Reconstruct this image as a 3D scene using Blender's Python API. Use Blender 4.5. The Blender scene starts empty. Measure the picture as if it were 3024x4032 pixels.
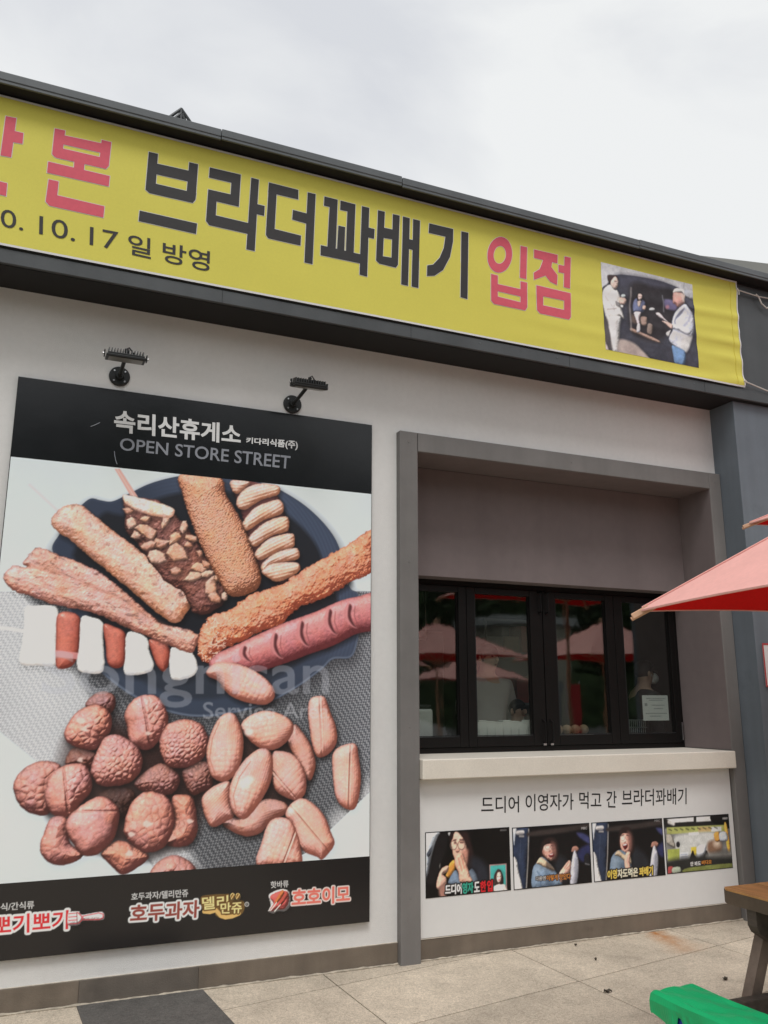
import bpy, bmesh, math, random
import numpy as np
from mathutils import Vector, Matrix
from mathutils.geometry import delaunay_2d_cdt

SC = bpy.context.scene
COL = SC.collection
R = math.radians

# ------------------------------------------------------------------ camera
_cam = bpy.data.cameras.new('camera')
_cam.sensor_fit = 'VERTICAL'; _cam.sensor_height = 36.0; _cam.lens = 3318.0/4032.0*36.0
_cam.clip_start = .05; _cam.clip_end = 600
CAMO = bpy.data.objects.new('camera', _cam); COL.objects.link(CAMO)
CAMO.location = (0.0, -4.762, 1.45)
CAMO.rotation_euler = (Matrix.Rotation(R(-23.184), 3, 'Z') @ Matrix.Rotation(R(90+12.665), 3, 'X') @ Matrix.Rotation(R(0.1), 3, 'Z')).to_euler()
SC.camera = CAMO

# ------------------------------------------------------------------ sky: bright overcast, thin blue-grey gaps
SUN_EL, SUN_AZ = 61.0, 200.0          # azimuth clockwise from +Y (into the wall); the sun stands behind the photographer
W = bpy.data.worlds.new('World'); SC.world = W; W.use_nodes = True
nt = W.node_tree; nt.nodes.clear()
def wn(t, **k):
    n = nt.nodes.new(t)
    for a, b in k.items(): setattr(n, a, b)
    return n
out = wn('ShaderNodeOutputWorld'); bg = wn('ShaderNodeBackground'); bg.inputs['Strength'].default_value = .1
sky = wn('ShaderNodeTexSky', sky_type='NISHITA', sun_disc=False, sun_elevation=R(SUN_EL), sun_rotation=R(SUN_AZ))
tc = wn('ShaderNodeTexCoord'); mp = wn('ShaderNodeMapping')
mp.inputs['Scale'].default_value = (1.0, 1.0, 2.2); mp.inputs['Location'].default_value = (7.3, 4.1, 3.3)
n1 = wn('ShaderNodeTexNoise'); n1.inputs['Scale'].default_value = 1.7; n1.inputs['Detail'].default_value = 8; n1.inputs['Roughness'].default_value = .5; n1.inputs['Distortion'].default_value = .8
rp = wn('ShaderNodeValToRGB')
rp.color_ramp.elements[0].position = .32; rp.color_ramp.elements[0].color = (5.9, 6.05, 6.35, 1)
rp.color_ramp.elements[1].position = .52; rp.color_ramp.elements[1].color = (7.36, 7.46, 7.46, 1)
mx = wn('ShaderNodeMix', data_type='RGBA'); mx.inputs[0].default_value = .95
nt.links.new(tc.outputs['Generated'], mp.inputs['Vector']); nt.links.new(mp.outputs[0], n1.inputs['Vector']); nt.links.new(n1.outputs['Fac'], rp.inputs['Fac'])
nt.links.new(sky.outputs[0], mx.inputs[6]); nt.links.new(rp.outputs[0], mx.inputs[7]); nt.links.new(mx.outputs[2], bg.inputs['Color']); nt.links.new(bg.outputs[0], out.inputs['Surface'])

_sl = bpy.data.lights.new('sun', 'SUN'); _sl.energy = 1.5; _sl.angle = R(20); _sl.color = (1, .985, .965)
SUN = bpy.data.objects.new('sun', _sl); COL.objects.link(SUN)
_sd = Vector((math.sin(R(SUN_AZ))*math.cos(R(SUN_EL)), math.cos(R(SUN_AZ))*math.cos(R(SUN_EL)), math.sin(R(SUN_EL))))
SUN.rotation_euler = _sd.to_track_quat('Z', 'Y').to_euler(); SUN.location = _sd*40

SC.view_settings.view_transform = 'Standard'; SC.view_settings.look = 'None'
SC.view_settings.exposure = 0.29; SC.view_settings.gamma = 1.0; SC.view_settings.use_curve_mapping = False
SC.render.engine = 'CYCLES'; SC.cycles.use_denoising = True
SC.cycles.max_bounces = 10; SC.cycles.transparent_max_bounces = 12; SC.cycles.caustics_reflective = False; SC.cycles.caustics_refractive = False
# ------------------------------------------------------------------ survey: photograph pixel -> point on a real plane
SV_YAW, SV_PIT, SV_ROLL, SV_F = math.radians(23.184), math.radians(12.665), math.radians(0.1), 3318.0
CAM = (0.0, -4.762, 1.45)
_cy, _sy, _cp, _sp = math.cos(SV_YAW), math.sin(SV_YAW), math.cos(SV_PIT), math.sin(SV_PIT)
_F = np.array([_sy*_cp, _cy*_cp, _sp]); _R0 = np.array([_cy, -_sy, 0.0]); _U0 = np.cross(_R0, _F)
_R = _R0*math.cos(SV_ROLL) + _U0*math.sin(SV_ROLL)
_U = -_R0*math.sin(SV_ROLL) + _U0*math.cos(SV_ROLL)

def survey(pts, plane_y):
    """full-size photo pixels of marks on a wall-parallel plane -> (x, z) metres on that plane"""
    p = np.asarray(pts, float).reshape(-1, 2)
    d = _R[None]*((p[:, :1]-1512)/SV_F) - _U[None]*((p[:, 1:]-2016)/SV_F) + _F[None]
    t = (plane_y - CAM[1])/d[:, 1]
    return np.stack([d[:, 0]*t, d[:, 2]*t + CAM[2]], 1)

def zone(x0, y0, w):            # a tracing window of the photograph, w source pixels shown 1659 wide
    k = 1659.0/w
    return lambda pts: [(x0 + x/k, y0 + y/k) for x, y in pts]
# ------------------------------------------------------------------ printed pictures: a small numpy printer (colours per mesh point)
_tab = np.random.RandomState(7).rand(256, 256)
def vnoise(x, y, seed=0):
    xi = np.floor(x).astype(int); yi = np.floor(y).astype(int); fx = x-xi; fy = y-yi
    fx = fx*fx*(3-2*fx); fy = fy*fy*(3-2*fy); s = seed*37
    g = lambda a, b: _tab[(a+s) & 255, (b+s*3) & 255]
    return (g(xi, yi)*(1-fx)+g(xi+1, yi)*fx)*(1-fy) + (g(xi, yi+1)*(1-fx)+g(xi+1, yi+1)*fx)*fy
def fbm(x, y, seed=0, o=4):
    v = 0; a = .5; t = 0
    for k in range(o):
        v = v + a*vnoise(x*2**k, y*2**k, seed+k); t += a; a *= .55
    return v/t
def worley(x, y, seed=0, jit=.9):
    xi = np.floor(x).astype(int); yi = np.floor(y).astype(int); s = seed*51
    f1 = np.full(x.shape, 9.); f2 = np.full(x.shape, 9.); idv = np.zeros(x.shape)
    for dx in (-1, 0, 1):
        for dy in (-1, 0, 1):
            a, b = xi+dx, yi+dy
            px = a+.5+jit*(_tab[(a+s) & 255, (b+s) & 255]-.5); py = b+.5+jit*(_tab[(a+s+91) & 255, (b+s+17) & 255]-.5)
            d = np.hypot(px-x, py-y)
            near = d < f1
            f2 = np.where(near, f1, np.minimum(f2, d)); idv = np.where(near, _tab[(a+s+7) & 255, (b+s+63) & 255], idv)
            f1 = np.minimum(f1, d)
    return f1, f2, idv
def smooth_loop(p, n=6):
    p = np.asarray(p, float); m = len(p); out = []
    for i in range(m):
        a, b, c, d = p[i-1], p[i], p[(i+1) % m], p[(i+2) % m]
        for k in range(n):
            t = k/n
            out.append(.5*((2*b)+(-a+c)*t+(2*a-5*b+4*c-d)*t*t+(-a+3*b-3*c+d)*t**3))
    return np.array(out)
def C(r, g, b): return np.array([r, g, b])/255.0
def lerp(a, b, t): return a*(1-t)+b*t

class Print:
    """a rectangle of print x0..x1, z0..z1 (metres), one colour per grid point"""
    def __init__(s, x0, x1, z0, z1, cell, base):
        s.x0, s.x1, s.z0, s.z1 = x0, x1, z0, z1
        s.nx = int(round((x1-x0)/cell))+1; s.nz = int(round((z1-z0)/cell))+1
        s.U, s.V = np.meshgrid(np.linspace(x0, x1, s.nx), np.linspace(z0, z1, s.nz))
        s.cell = (x1-x0)/(s.nx-1); s.rgb = np.ones((s.nz, s.nx, 3))*base
    def window(s, P, m):
        c = s.cell
        i0 = max(0, int((P[:, 0].min()-m-s.x0)/c)); i1 = min(s.nx, int((P[:, 0].max()+m-s.x0)/c)+2)
        j0 = max(0, int((P[:, 1].min()-m-s.z0)/c)); j1 = min(s.nz, int((P[:, 1].max()+m-s.z0)/c)+2)
        return slice(j0, max(j0, j1)), slice(i0, max(i0, i1))
    def sdf(s, P, m=.03):
        w = s.window(P, m); x = s.U[w]; y = s.V[w]
        if x.size == 0: return w, x
        d = np.full(x.shape, 1e9); ins = np.zeros(x.shape, bool); n = len(P)
        for i in range(n):
            ax, ay = P[i]; bx, by = P[(i+1) % n]; ex, ey = bx-ax, by-ay; L = ex*ex+ey*ey
            if L < 1e-12: continue
            t = np.clip(((x-ax)*ex+(y-ay)*ey)/L, 0, 1)
            d = np.minimum(d, (x-ax-t*ex)**2+(y-ay-t*ey)**2)
            if ay != by:
                ins ^= ((ay > y) != (by > y)) & (x < (bx-ax)*(y-ay)/(by-ay)+ax)
        d = np.sqrt(d); return w, np.where(ins, d, -d)
    def put(s, w, col, a):
        a = np.clip(a, 0, 1)[..., None]; s.rgb[w] = s.rgb[w]*(1-a)+col*a
    def flat(s, P, col, soft=0, alpha=1, rough=0, seed=0, f=60, m=None):
        w, d = s.sdf(P, max(.02, soft*2+rough))
        if d.size == 0: return
        if rough: d = d+rough*(fbm(s.U[w]*f, s.V[w]*f, seed)-.5)*2
        s.put(w, col, alpha*np.clip(.5+d/(2*max(soft, s.cell*.6)), 0, 1))
    def shade(s, P, off=(.008, -.012), soft=.02, alpha=.5, col=(0.03, .025, .03)):
        # the picture was cut out on its pale table, so shadows only show on the other food, the pan and the mat
        w, d = s.sdf(P+np.array(off), soft*2.2)
        if d.size: s.put(w, np.array(col), alpha*np.clip(.5+d/(2*soft), 0, 1)*np.clip((.80-s.rgb[w].max(2))/.16, s.pale_shadow, 1))
    pale_shadow = .06
    def line(s, P, wd, col, alpha=1, soft=None):
        P = np.asarray(P); w = s.window(P, wd+.01); x = s.U[w]; y = s.V[w]
        if x.size == 0: return
        d = np.full(x.shape, 1e9)
        for i in range(len(P)-1):
            ax, ay = P[i]; ex, ey = P[i+1]-P[i]; L = ex*ex+ey*ey+1e-12
            t = np.clip(((x-ax)*ex+(y-ay)*ey)/L, 0, 1); d = np.minimum(d, np.hypot(x-ax-t*ex, y-ay-t*ey))
        s.put(w, np.array(col), alpha*np.clip(.5+(wd/2-d)/(2*(soft or s.cell*.6)), 0, 1))
    def food(s, P, dark, mid, light, r=.05, bump=None, ba=.004, tint=None, rough=.003, rf=70, seed=1, sh=.6, L=(-.30, .5, .78), gain=1.0, off=0.0, spec=0, shoff=(.010, -.016), crisp=.72):
        """a rounded piece of food: height from its outline plus relief, lit from the upper left as in the studio picture"""
        if sh: s.shade(P, shoff, .022, sh)
        w, d = s.sdf(P)
        if d.size == 0: return
        x = s.U[w]; y = s.V[w]
        d = d+rough*(fbm(x*rf, y*rf, seed+5)-.5)*2
        t = np.clip(d/r, 0, 1); h = r*.8*np.sqrt(np.clip(1-(1-t)**2, 0, 1))
        if bump is not None: h = h+ba*bump(x, y)
        gy, gx = np.gradient(h, s.cell)
        n = 1/np.sqrt(gx*gx+gy*gy+1); l = np.array(L)/np.linalg.norm(L)
        lam = (-gx*l[0]-gy*l[1]+l[2])*n
        v = np.clip((lam-.25)/.72*gain+off, 0, 1.15)
        k = v[..., None]
        col = np.where(k < .55, lerp(dark, mid, np.clip(k/.55, 0, 1)), lerp(mid, light, np.clip((k-.55)/.5, 0, 1)))
        if bump is not None and crisp:      # creases brown darker, crests catch small lights
            bv = bump(x, y); bv = (bv-bv.mean())/(bv.std()+1e-6)
            g1 = fbm(x*75, y*75, seed+21, 3); g2 = fbm(x*190, y*190, seed+22, 2)
            col = col*(1.04-crisp*.13*np.clip(-bv-.4, 0, 1.5)+crisp*.05*np.clip(bv-.5, 0, 1.5)+crisp*.26*(g1-.5)+crisp*.24*(g2-.5))[..., None]
            wm = fbm(x*16, y*16, seed+23, 3); col = col*(1+crisp*np.array([.05, -.02, -.16])*(wm-.5)[..., None]*2)
            col = col+crisp*.20*np.clip((fbm(x*120, y*120, seed+24, 2)-.70)/.1, 0, 1)[..., None]*np.clip(v-.35, 0, 1)[..., None]
            col = col*(1-.26*min(1, crisp)*(1-np.clip(d/min(.013, r*.2), 0, 1)))[..., None]
        if tint is not None: col = col*tint(x, y)[..., None] if tint(x, y).ndim == 2 else col*tint(x, y)
        if spec: col = col+spec*np.clip((lam-.93)/.07, 0, 1)[..., None]**2
        s.put(w, col, np.clip(.5+d/(1.3*s.cell), 0, 1))
# ------------------------------------------------------------------ helpers: materials
def lin(c):
    c = np.asarray(c, float); return np.where(c <= .04045, c/12.92, ((c+.055)/1.055)**2.4)
MATS = {}
def material(name, color=(.5, .5, .5), rough=.6, var=.08, scale=8.0, bump=0.0, bscale=60.0, spec=.4, metal=0.0, detail=5, var2=0.0, scale2=1.2, coat=0.0, trans=0.0, stretch=(1, 1, 1), rvar=0.0, streak=0.0):
    """procedural surface: base colour with two sizes of uneven tone and a fine relief"""
    if name in MATS: return MATS[name]
    m = bpy.data.materials.new(name); m.use_nodes = True; t = m.node_tree; b = t.nodes['Principled BSDF']; L = t.links.new
    b.inputs['Roughness'].default_value = rough; b.inputs['Metallic'].default_value = metal; b.inputs['Specular IOR Level'].default_value = spec
    b.inputs['Coat Weight'].default_value = coat
    co = t.nodes.new('ShaderNodeTexCoord'); mp = t.nodes.new('ShaderNodeMapping'); mp.inputs['Scale'].default_value = stretch
    L(co.outputs['Object'], mp.inputs['Vector'])
    n = t.nodes.new('ShaderNodeTexNoise'); n.inputs['Scale'].default_value = scale; n.inputs['Detail'].default_value = detail
    L(mp.outputs[0], n.inputs['Vector'])
    hs = t.nodes.new('ShaderNodeMapRange'); hs.inputs[1].default_value = .3; hs.inputs[2].default_value = .7; hs.inputs[3].default_value = 1-var; hs.inputs[4].default_value = 1+var
    L(n.outputs['Fac'], hs.inputs[0]); fac = hs.outputs[0]
    if var2:
        n2 = t.nodes.new('ShaderNodeTexNoise'); n2.inputs['Scale'].default_value = scale2; n2.inputs['Detail'].default_value = 6; n2.inputs['Roughness'].default_value = .6
        L(mp.outputs[0], n2.inputs['Vector'])
        h2 = t.nodes.new('ShaderNodeMapRange'); h2.inputs[1].default_value = .35; h2.inputs[2].default_value = .7; h2.inputs[3].default_value = 1-var2; h2.inputs[4].default_value = 1+var2*.4
        L(n2.outputs['Fac'], h2.inputs[0]); mu = t.nodes.new('ShaderNodeMath'); mu.operation = 'MULTIPLY'; L(fac, mu.inputs[0]); L(h2.outputs[0], mu.inputs[1]); fac = mu.outputs[0]
    if streak:      # rain marks that ran down the face, and a few scuffs
        ms_ = t.nodes.new('ShaderNodeMapping'); ms_.inputs['Scale'].default_value = (5.5, 5.5, .32); L(co.outputs['Object'], ms_.inputs['Vector'])
        n3 = t.nodes.new('ShaderNodeTexNoise'); n3.inputs['Scale'].default_value = 1.0; n3.inputs['Detail'].default_value = 6; n3.inputs['Roughness'].default_value = .58; L(ms_.outputs[0], n3.inputs['Vector'])
        h3 = t.nodes.new('ShaderNodeMapRange'); h3.inputs[1].default_value = .42; h3.inputs[2].default_value = .72; h3.inputs[3].default_value = 1.0; h3.inputs[4].default_value = 1-streak; L(n3.outputs['Fac'], h3.inputs[0])
        n4 = t.nodes.new('ShaderNodeTexNoise'); n4.inputs['Scale'].default_value = 3.3; n4.inputs['Detail'].default_value = 8; n4.inputs['Roughness'].default_value = .7; L(co.outputs['Object'], n4.inputs['Vector'])
        h4 = t.nodes.new('ShaderNodeMapRange'); h4.inputs[1].default_value = .60; h4.inputs[2].default_value = .70; h4.inputs[3].default_value = 1.0; h4.inputs[4].default_value = 1-streak*.8; L(n4.outputs['Fac'], h4.inputs[0])
        for hh in (h3, h4):
            mu = t.nodes.new('ShaderNodeMath'); mu.operation = 'MULTIPLY'; L(fac, mu.inputs[0]); L(hh.outputs[0], mu.inputs[1]); fac = mu.outputs[0]
    vm = t.nodes.new('ShaderNodeVectorMath'); vm.operation = 'SCALE'; vm.inputs[0].default_value = color[:3]; L(fac, vm.inputs['Scale'])
    L(vm.outputs[0], b.inputs['Base Color'])
    if rvar:
        rr = t.nodes.new('ShaderNodeMapRange'); rr.inputs[3].default_value = max(0.02, rough-rvar); rr.inputs[4].default_value = min(1, rough+rvar); L(n.outputs['Fac'], rr.inputs[0]); L(rr.outputs[0], b.inputs['Roughness'])
    if bump:
        nb = t.nodes.new('ShaderNodeTexNoise'); nb.inputs['Scale'].default_value = bscale; nb.inputs['Detail'].default_value = 4
        L(mp.outputs[0], nb.inputs['Vector']); bp = t.nodes.new('ShaderNodeBump'); bp.inputs['Strength'].default_value = bump; bp.inputs['Distance'].default_value = .01
        L(nb.outputs['Fac'], bp.inputs['Height']); L(bp.outputs[0], b.inputs['Normal'])
    if trans:
        tr = t.nodes.new('ShaderNodeBsdfTranslucent'); L(vm.outputs[0], tr.inputs['Color']); ms = t.nodes.new('ShaderNodeMixShader'); ms.inputs[0].default_value = trans
        L(b.outputs[0], ms.inputs[1]); L(tr.outputs[0], ms.inputs[2]); L(ms.outputs[0], t.nodes['Material Output'].inputs['Surface'])
    MATS[name] = m; return m
def print_material(name, rough=.45, spec=.35, coat=0.0, gain=1.0):
    m = bpy.data.materials.new(name); m.use_nodes = True; t = m.node_tree; b = t.nodes['Principled BSDF']
    a = t.nodes.new('ShaderNodeVertexColor'); a.layer_name = 'ink'
    t.links.new(a.outputs['Color'], b.inputs['Base Color'])
    b.inputs['Roughness'].default_value = rough; b.inputs['Specular IOR Level'].default_value = spec; b.inputs['Coat Weight'].default_value = coat; b.inputs['Coat Roughness'].default_value = .08
    return m
# ------------------------------------------------------------------ helpers: objects
def tag(o, label=None, cat=None, group=None, kind=None):
    if label: o['label'] = label
    if cat: o['category'] = cat
    if group: o['group'] = group
    if kind: o['kind'] = kind
    return o
def thing(name, loc, label, cat, group=None, rz=0.0):
    o = bpy.data.objects.new(name, None); o.empty_display_size = .1; COL.objects.link(o); o.location = loc; o.rotation_euler = (0, 0, rz)
    return tag(o, label, cat, group)
def link(name, me, mat=None, parent=None, world=True):
    if mat is not None and not me.materials: me.materials.append(mat)
    o = bpy.data.objects.new(name, me); COL.objects.link(o)
    if parent is not None:
        o.parent = parent
        if world: o.matrix_parent_inverse = basis(parent).inverted()
    return o
def basis(o):
    m = Matrix.LocRotScale(o.location, o.rotation_euler, o.scale)
    return (basis(o.parent) @ o.matrix_parent_inverse @ m) if o.parent else m
def mesh(name, v, f, smooth=False):
    me = bpy.data.meshes.new(name); me.from_pydata([tuple(p) for p in v], [], [tuple(q) for q in f]); me.update()
    if smooth:
        for p in me.polygons: p.use_smooth = True
    return me
class MB:
    """collects shapes in one bmesh; build() links it as one mesh object"""
    def __init__(s): s.bm = bmesh.new()
    def box(s, x0, x1, y0, y1, z0, z1, bev=0.0, seg=2, M=None):
        r = bmesh.ops.create_cube(s.bm, size=1.0); vs = r['verts']
        for v in vs: v.co = Vector((x0+(v.co.x+.5)*(x1-x0), y0+(v.co.y+.5)*(y1-y0), z0+(v.co.z+.5)*(z1-z0)))
        if bev:
            es = list({e for v in vs for e in v.link_edges}); r = bmesh.ops.bevel(s.bm, geom=es, offset=bev, segments=seg, affect='EDGES', profile=.5)
            vs = list({v for f in r['faces'] for v in f.verts} | {v for v in vs if v.is_valid})
        if M is not None: bmesh.ops.transform(s.bm, matrix=M, verts=[v for v in vs if v.is_valid])
        return s
    def tube(s, pts, r, n=10, cap=True):
        pts = [Vector(p) for p in pts]; rs = r if isinstance(r, (list, tuple)) else [r]*len(pts); rings = []
        for i, p in enumerate(pts):
            d = (pts[min(i+1, len(pts)-1)]-pts[max(i-1, 0)]).normalized(); a = d.orthogonal().normalized() if i == 0 else (a-d*a.dot(d)).normalized(); b = d.cross(a)
            rings.append([s.bm.verts.new(p+(a*math.cos(2*math.pi*k/n)+b*math.sin(2*math.pi*k/n))*rs[i]) for k in range(n)])
        for q in range(len(rings)-1):
            for k in range(n): s.bm.faces.new((rings[q][k], rings[q][(k+1) % n], rings[q+1][(k+1) % n], rings[q+1][k]))
        if cap: s.bm.faces.new(rings[0][::-1]); s.bm.faces.new(rings[-1])
        return s
    def prism(s, poly, axis, a, b):
        """polygon in the plane normal to axis ('x': (y,z), 'y': (x,z), 'z': (x,y)) extruded from a to b"""
        mk = {'x': lambda p, t: (t, p[0], p[1]), 'y': lambda p, t: (p[0], t, p[1]), 'z': lambda p, t: (p[0], p[1], t)}[axis]
        A = [s.bm.verts.new(mk(p, a)) for p in poly]; B = [s.bm.verts.new(mk(p, b)) for p in poly]; n = len(poly)
        s.bm.faces.new(A); s.bm.faces.new(B[::-1])
        for i in range(n): s.bm.faces.new((A[i], B[i], B[(i+1) % n], A[(i+1) % n]))
        return s
    def ball(s, c, r, sx=1, sy=1, sz=1, u=16, v=10):
        q = bmesh.ops.create_uvsphere(s.bm, u_segments=u, v_segments=v, radius=r)
        for w in q['verts']: w.co = Vector((w.co.x*sx+c[0], w.co.y*sy+c[1], w.co.z*sz+c[2]))
        return s
    def build(s, name, mat, parent=None, smooth=False, me_name=None):
        bmesh.ops.recalc_face_normals(s.bm, faces=s.bm.faces[:])
        me = bpy.data.meshes.new(me_name or name); s.bm.to_mesh(me); s.bm.free()
        if smooth:
            for p in me.polygons: p.use_smooth = True
        return link(name, me, mat, parent)
def box(name, mat, parent, *a, bev=.004, **k): return MB().box(*a, bev=bev, **k).build(name, mat, parent)
# ------------------------------------------------------------------ helpers: lettering
_GL = {}
def glyph(body, bold=0.0, shear=0.0):
    """outline and fill of a line of type, its ink box scaled to 0..1"""
    k = (body, bold)
    if k not in _GL:
        c = bpy.data.curves.new('type', 'FONT'); c.body = body; c.offset = bold; c.resolution_u = 4
        o = bpy.data.objects.new('type', c); COL.objects.link(o)
        e = o.evaluated_get(bpy.context.evaluated_depsgraph_get()); me = e.to_mesh()
        v = np.array([w.co[:2] for w in me.vertices]); f = [tuple(p.vertices) for p in me.polygons]
        cnt = {}
        for p in f:
            for i in range(len(p)):
                q = tuple(sorted((p[i], p[(i+1) % len(p)]))); cnt[q] = cnt.get(q, 0)+1
        ed = [q for q, n in cnt.items() if n == 1]
        lo = v.min(0); hi = v.max(0); v = (v-lo)/(hi-lo)
        e.to_mesh_clear(); bpy.data.objects.remove(o); bpy.data.curves.remove(c)
        _GL[k] = (v, f, ed)
    return _GL[k]
def to_quad(v, q):
    """ink box 0..1 -> quad given as top-left, top-right, bottom-right, bottom-left"""
    q = np.asarray(q); x = v[:, :1]; y = v[:, 1:]
    return (q[3]*(1-x)+q[2]*x)*(1-y)+(q[0]*(1-x)+q[1]*x)*y
def lettering(name, body, zf, quad, y, mat, parent, bold=0.0):
    v, f, _ = glyph(body, bold); p = to_quad(v, survey(zf(quad), y))
    return link(name, mesh(name, [(a, y, b) for a, b in p], f), mat, parent)
def print_type(pr, y, body, zf, quad, col, bold=0.0, alpha=1.0, rim=None):
    # bold: how far the strokes are thickened, in ems of the line
    """type printed into a picture; rim = (metres, colour) around it"""
    v, f, ed = glyph(body, 0.0); p = to_quad(v, survey(zf(quad), y)); fat = bold*(p[:, 1].max()-p[:, 1].min()); m = (rim[0] if rim else 0)+.01+fat
    w = pr.window(p, m); x = pr.U[w]; yy = pr.V[w]
    if x.size == 0: return
    d = np.full(x.shape, 1e9); ins = np.zeros(x.shape, bool)
    for i, j in ed:
        ax, ay = p[i]; bx, by = p[j]; ex, ey = bx-ax, by-ay; L = ex*ex+ey*ey+1e-14
        t = np.clip(((x-ax)*ex+(yy-ay)*ey)/L, 0, 1); d = np.minimum(d, (x-ax-t*ex)**2+(yy-ay-t*ey)**2)
        if ay != by: ins ^= ((ay > yy) != (by > yy)) & (x < (bx-ax)*(yy-ay)/(by-ay)+ax)
    d = np.sqrt(d); d = np.where(ins, d, -d)+fat
    if rim: pr.put(w, rim[1], alpha*np.clip(.5+(d+rim[0])/(1.3*pr.cell), 0, 1))
    pr.put(w, col, alpha*np.clip(.5+d/(1.3*pr.cell), 0, 1))
PRINT_K = .70          # paper whites are not brighter than about 0.8
def print_sheet(name, pr, y, mat, parent, wave=None):
    """the printed picture as a real sheet of fine faces, one ink colour per point"""
    nx, nz = pr.nx, pr.nz
    co = np.empty((nz, nx, 3)); co[..., 0] = pr.U; co[..., 2] = pr.V; co[..., 1] = y if wave is None else y+wave(pr.U, pr.V)
    me = bpy.data.meshes.new(name); me.vertices.add(nx*nz); me.vertices.foreach_set('co', co.astype(np.float32).ravel())
    i = (np.arange(nz-1)[:, None]*nx+np.arange(nx-1)[None]).ravel()
    q = np.stack([i, i+1, i+nx+1, i+nx], 1).astype(np.int32)
    me.loops.add(q.size); me.loops.foreach_set('vertex_index', q.ravel())
    me.polygons.add(len(q)); me.polygons.foreach_set('loop_start', np.arange(0, q.size, 4, dtype=np.int32)); me.update(calc_edges=True); me.validate()
    ca = me.color_attributes.new('ink', 'FLOAT_COLOR', 'POINT')
    c4 = np.ones((nx*nz, 4), np.float32); c4[:, :3] = np.clip(lin(np.clip(pr.rgb, 0, 1).reshape(-1, 3))/PRINT_K, 0, .88); ca.data.foreach_set('color', c4.ravel())
    return link(name, me, mat, parent)
POSTER_Y = -0.030
PX0, PX1, PZ0, PZ1 = -0.132, 1.944, 0.243, 3.168      # the whole sign
FZ0, FZ1 = 0.589, 2.714                               # its food photograph
Z1 = zone(0, 1800, 760); Z2 = zone(700, 1850, 780); Z3 = zone(0, 2100, 800)
Z4 = zone(700, 2250, 780); Z5 = zone(0, 2700, 820); Z6 = zone(760, 2700, 720)
ZB = zone(0, 1800, 1500); ZC = zone(0, 2600, 1500)

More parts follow.
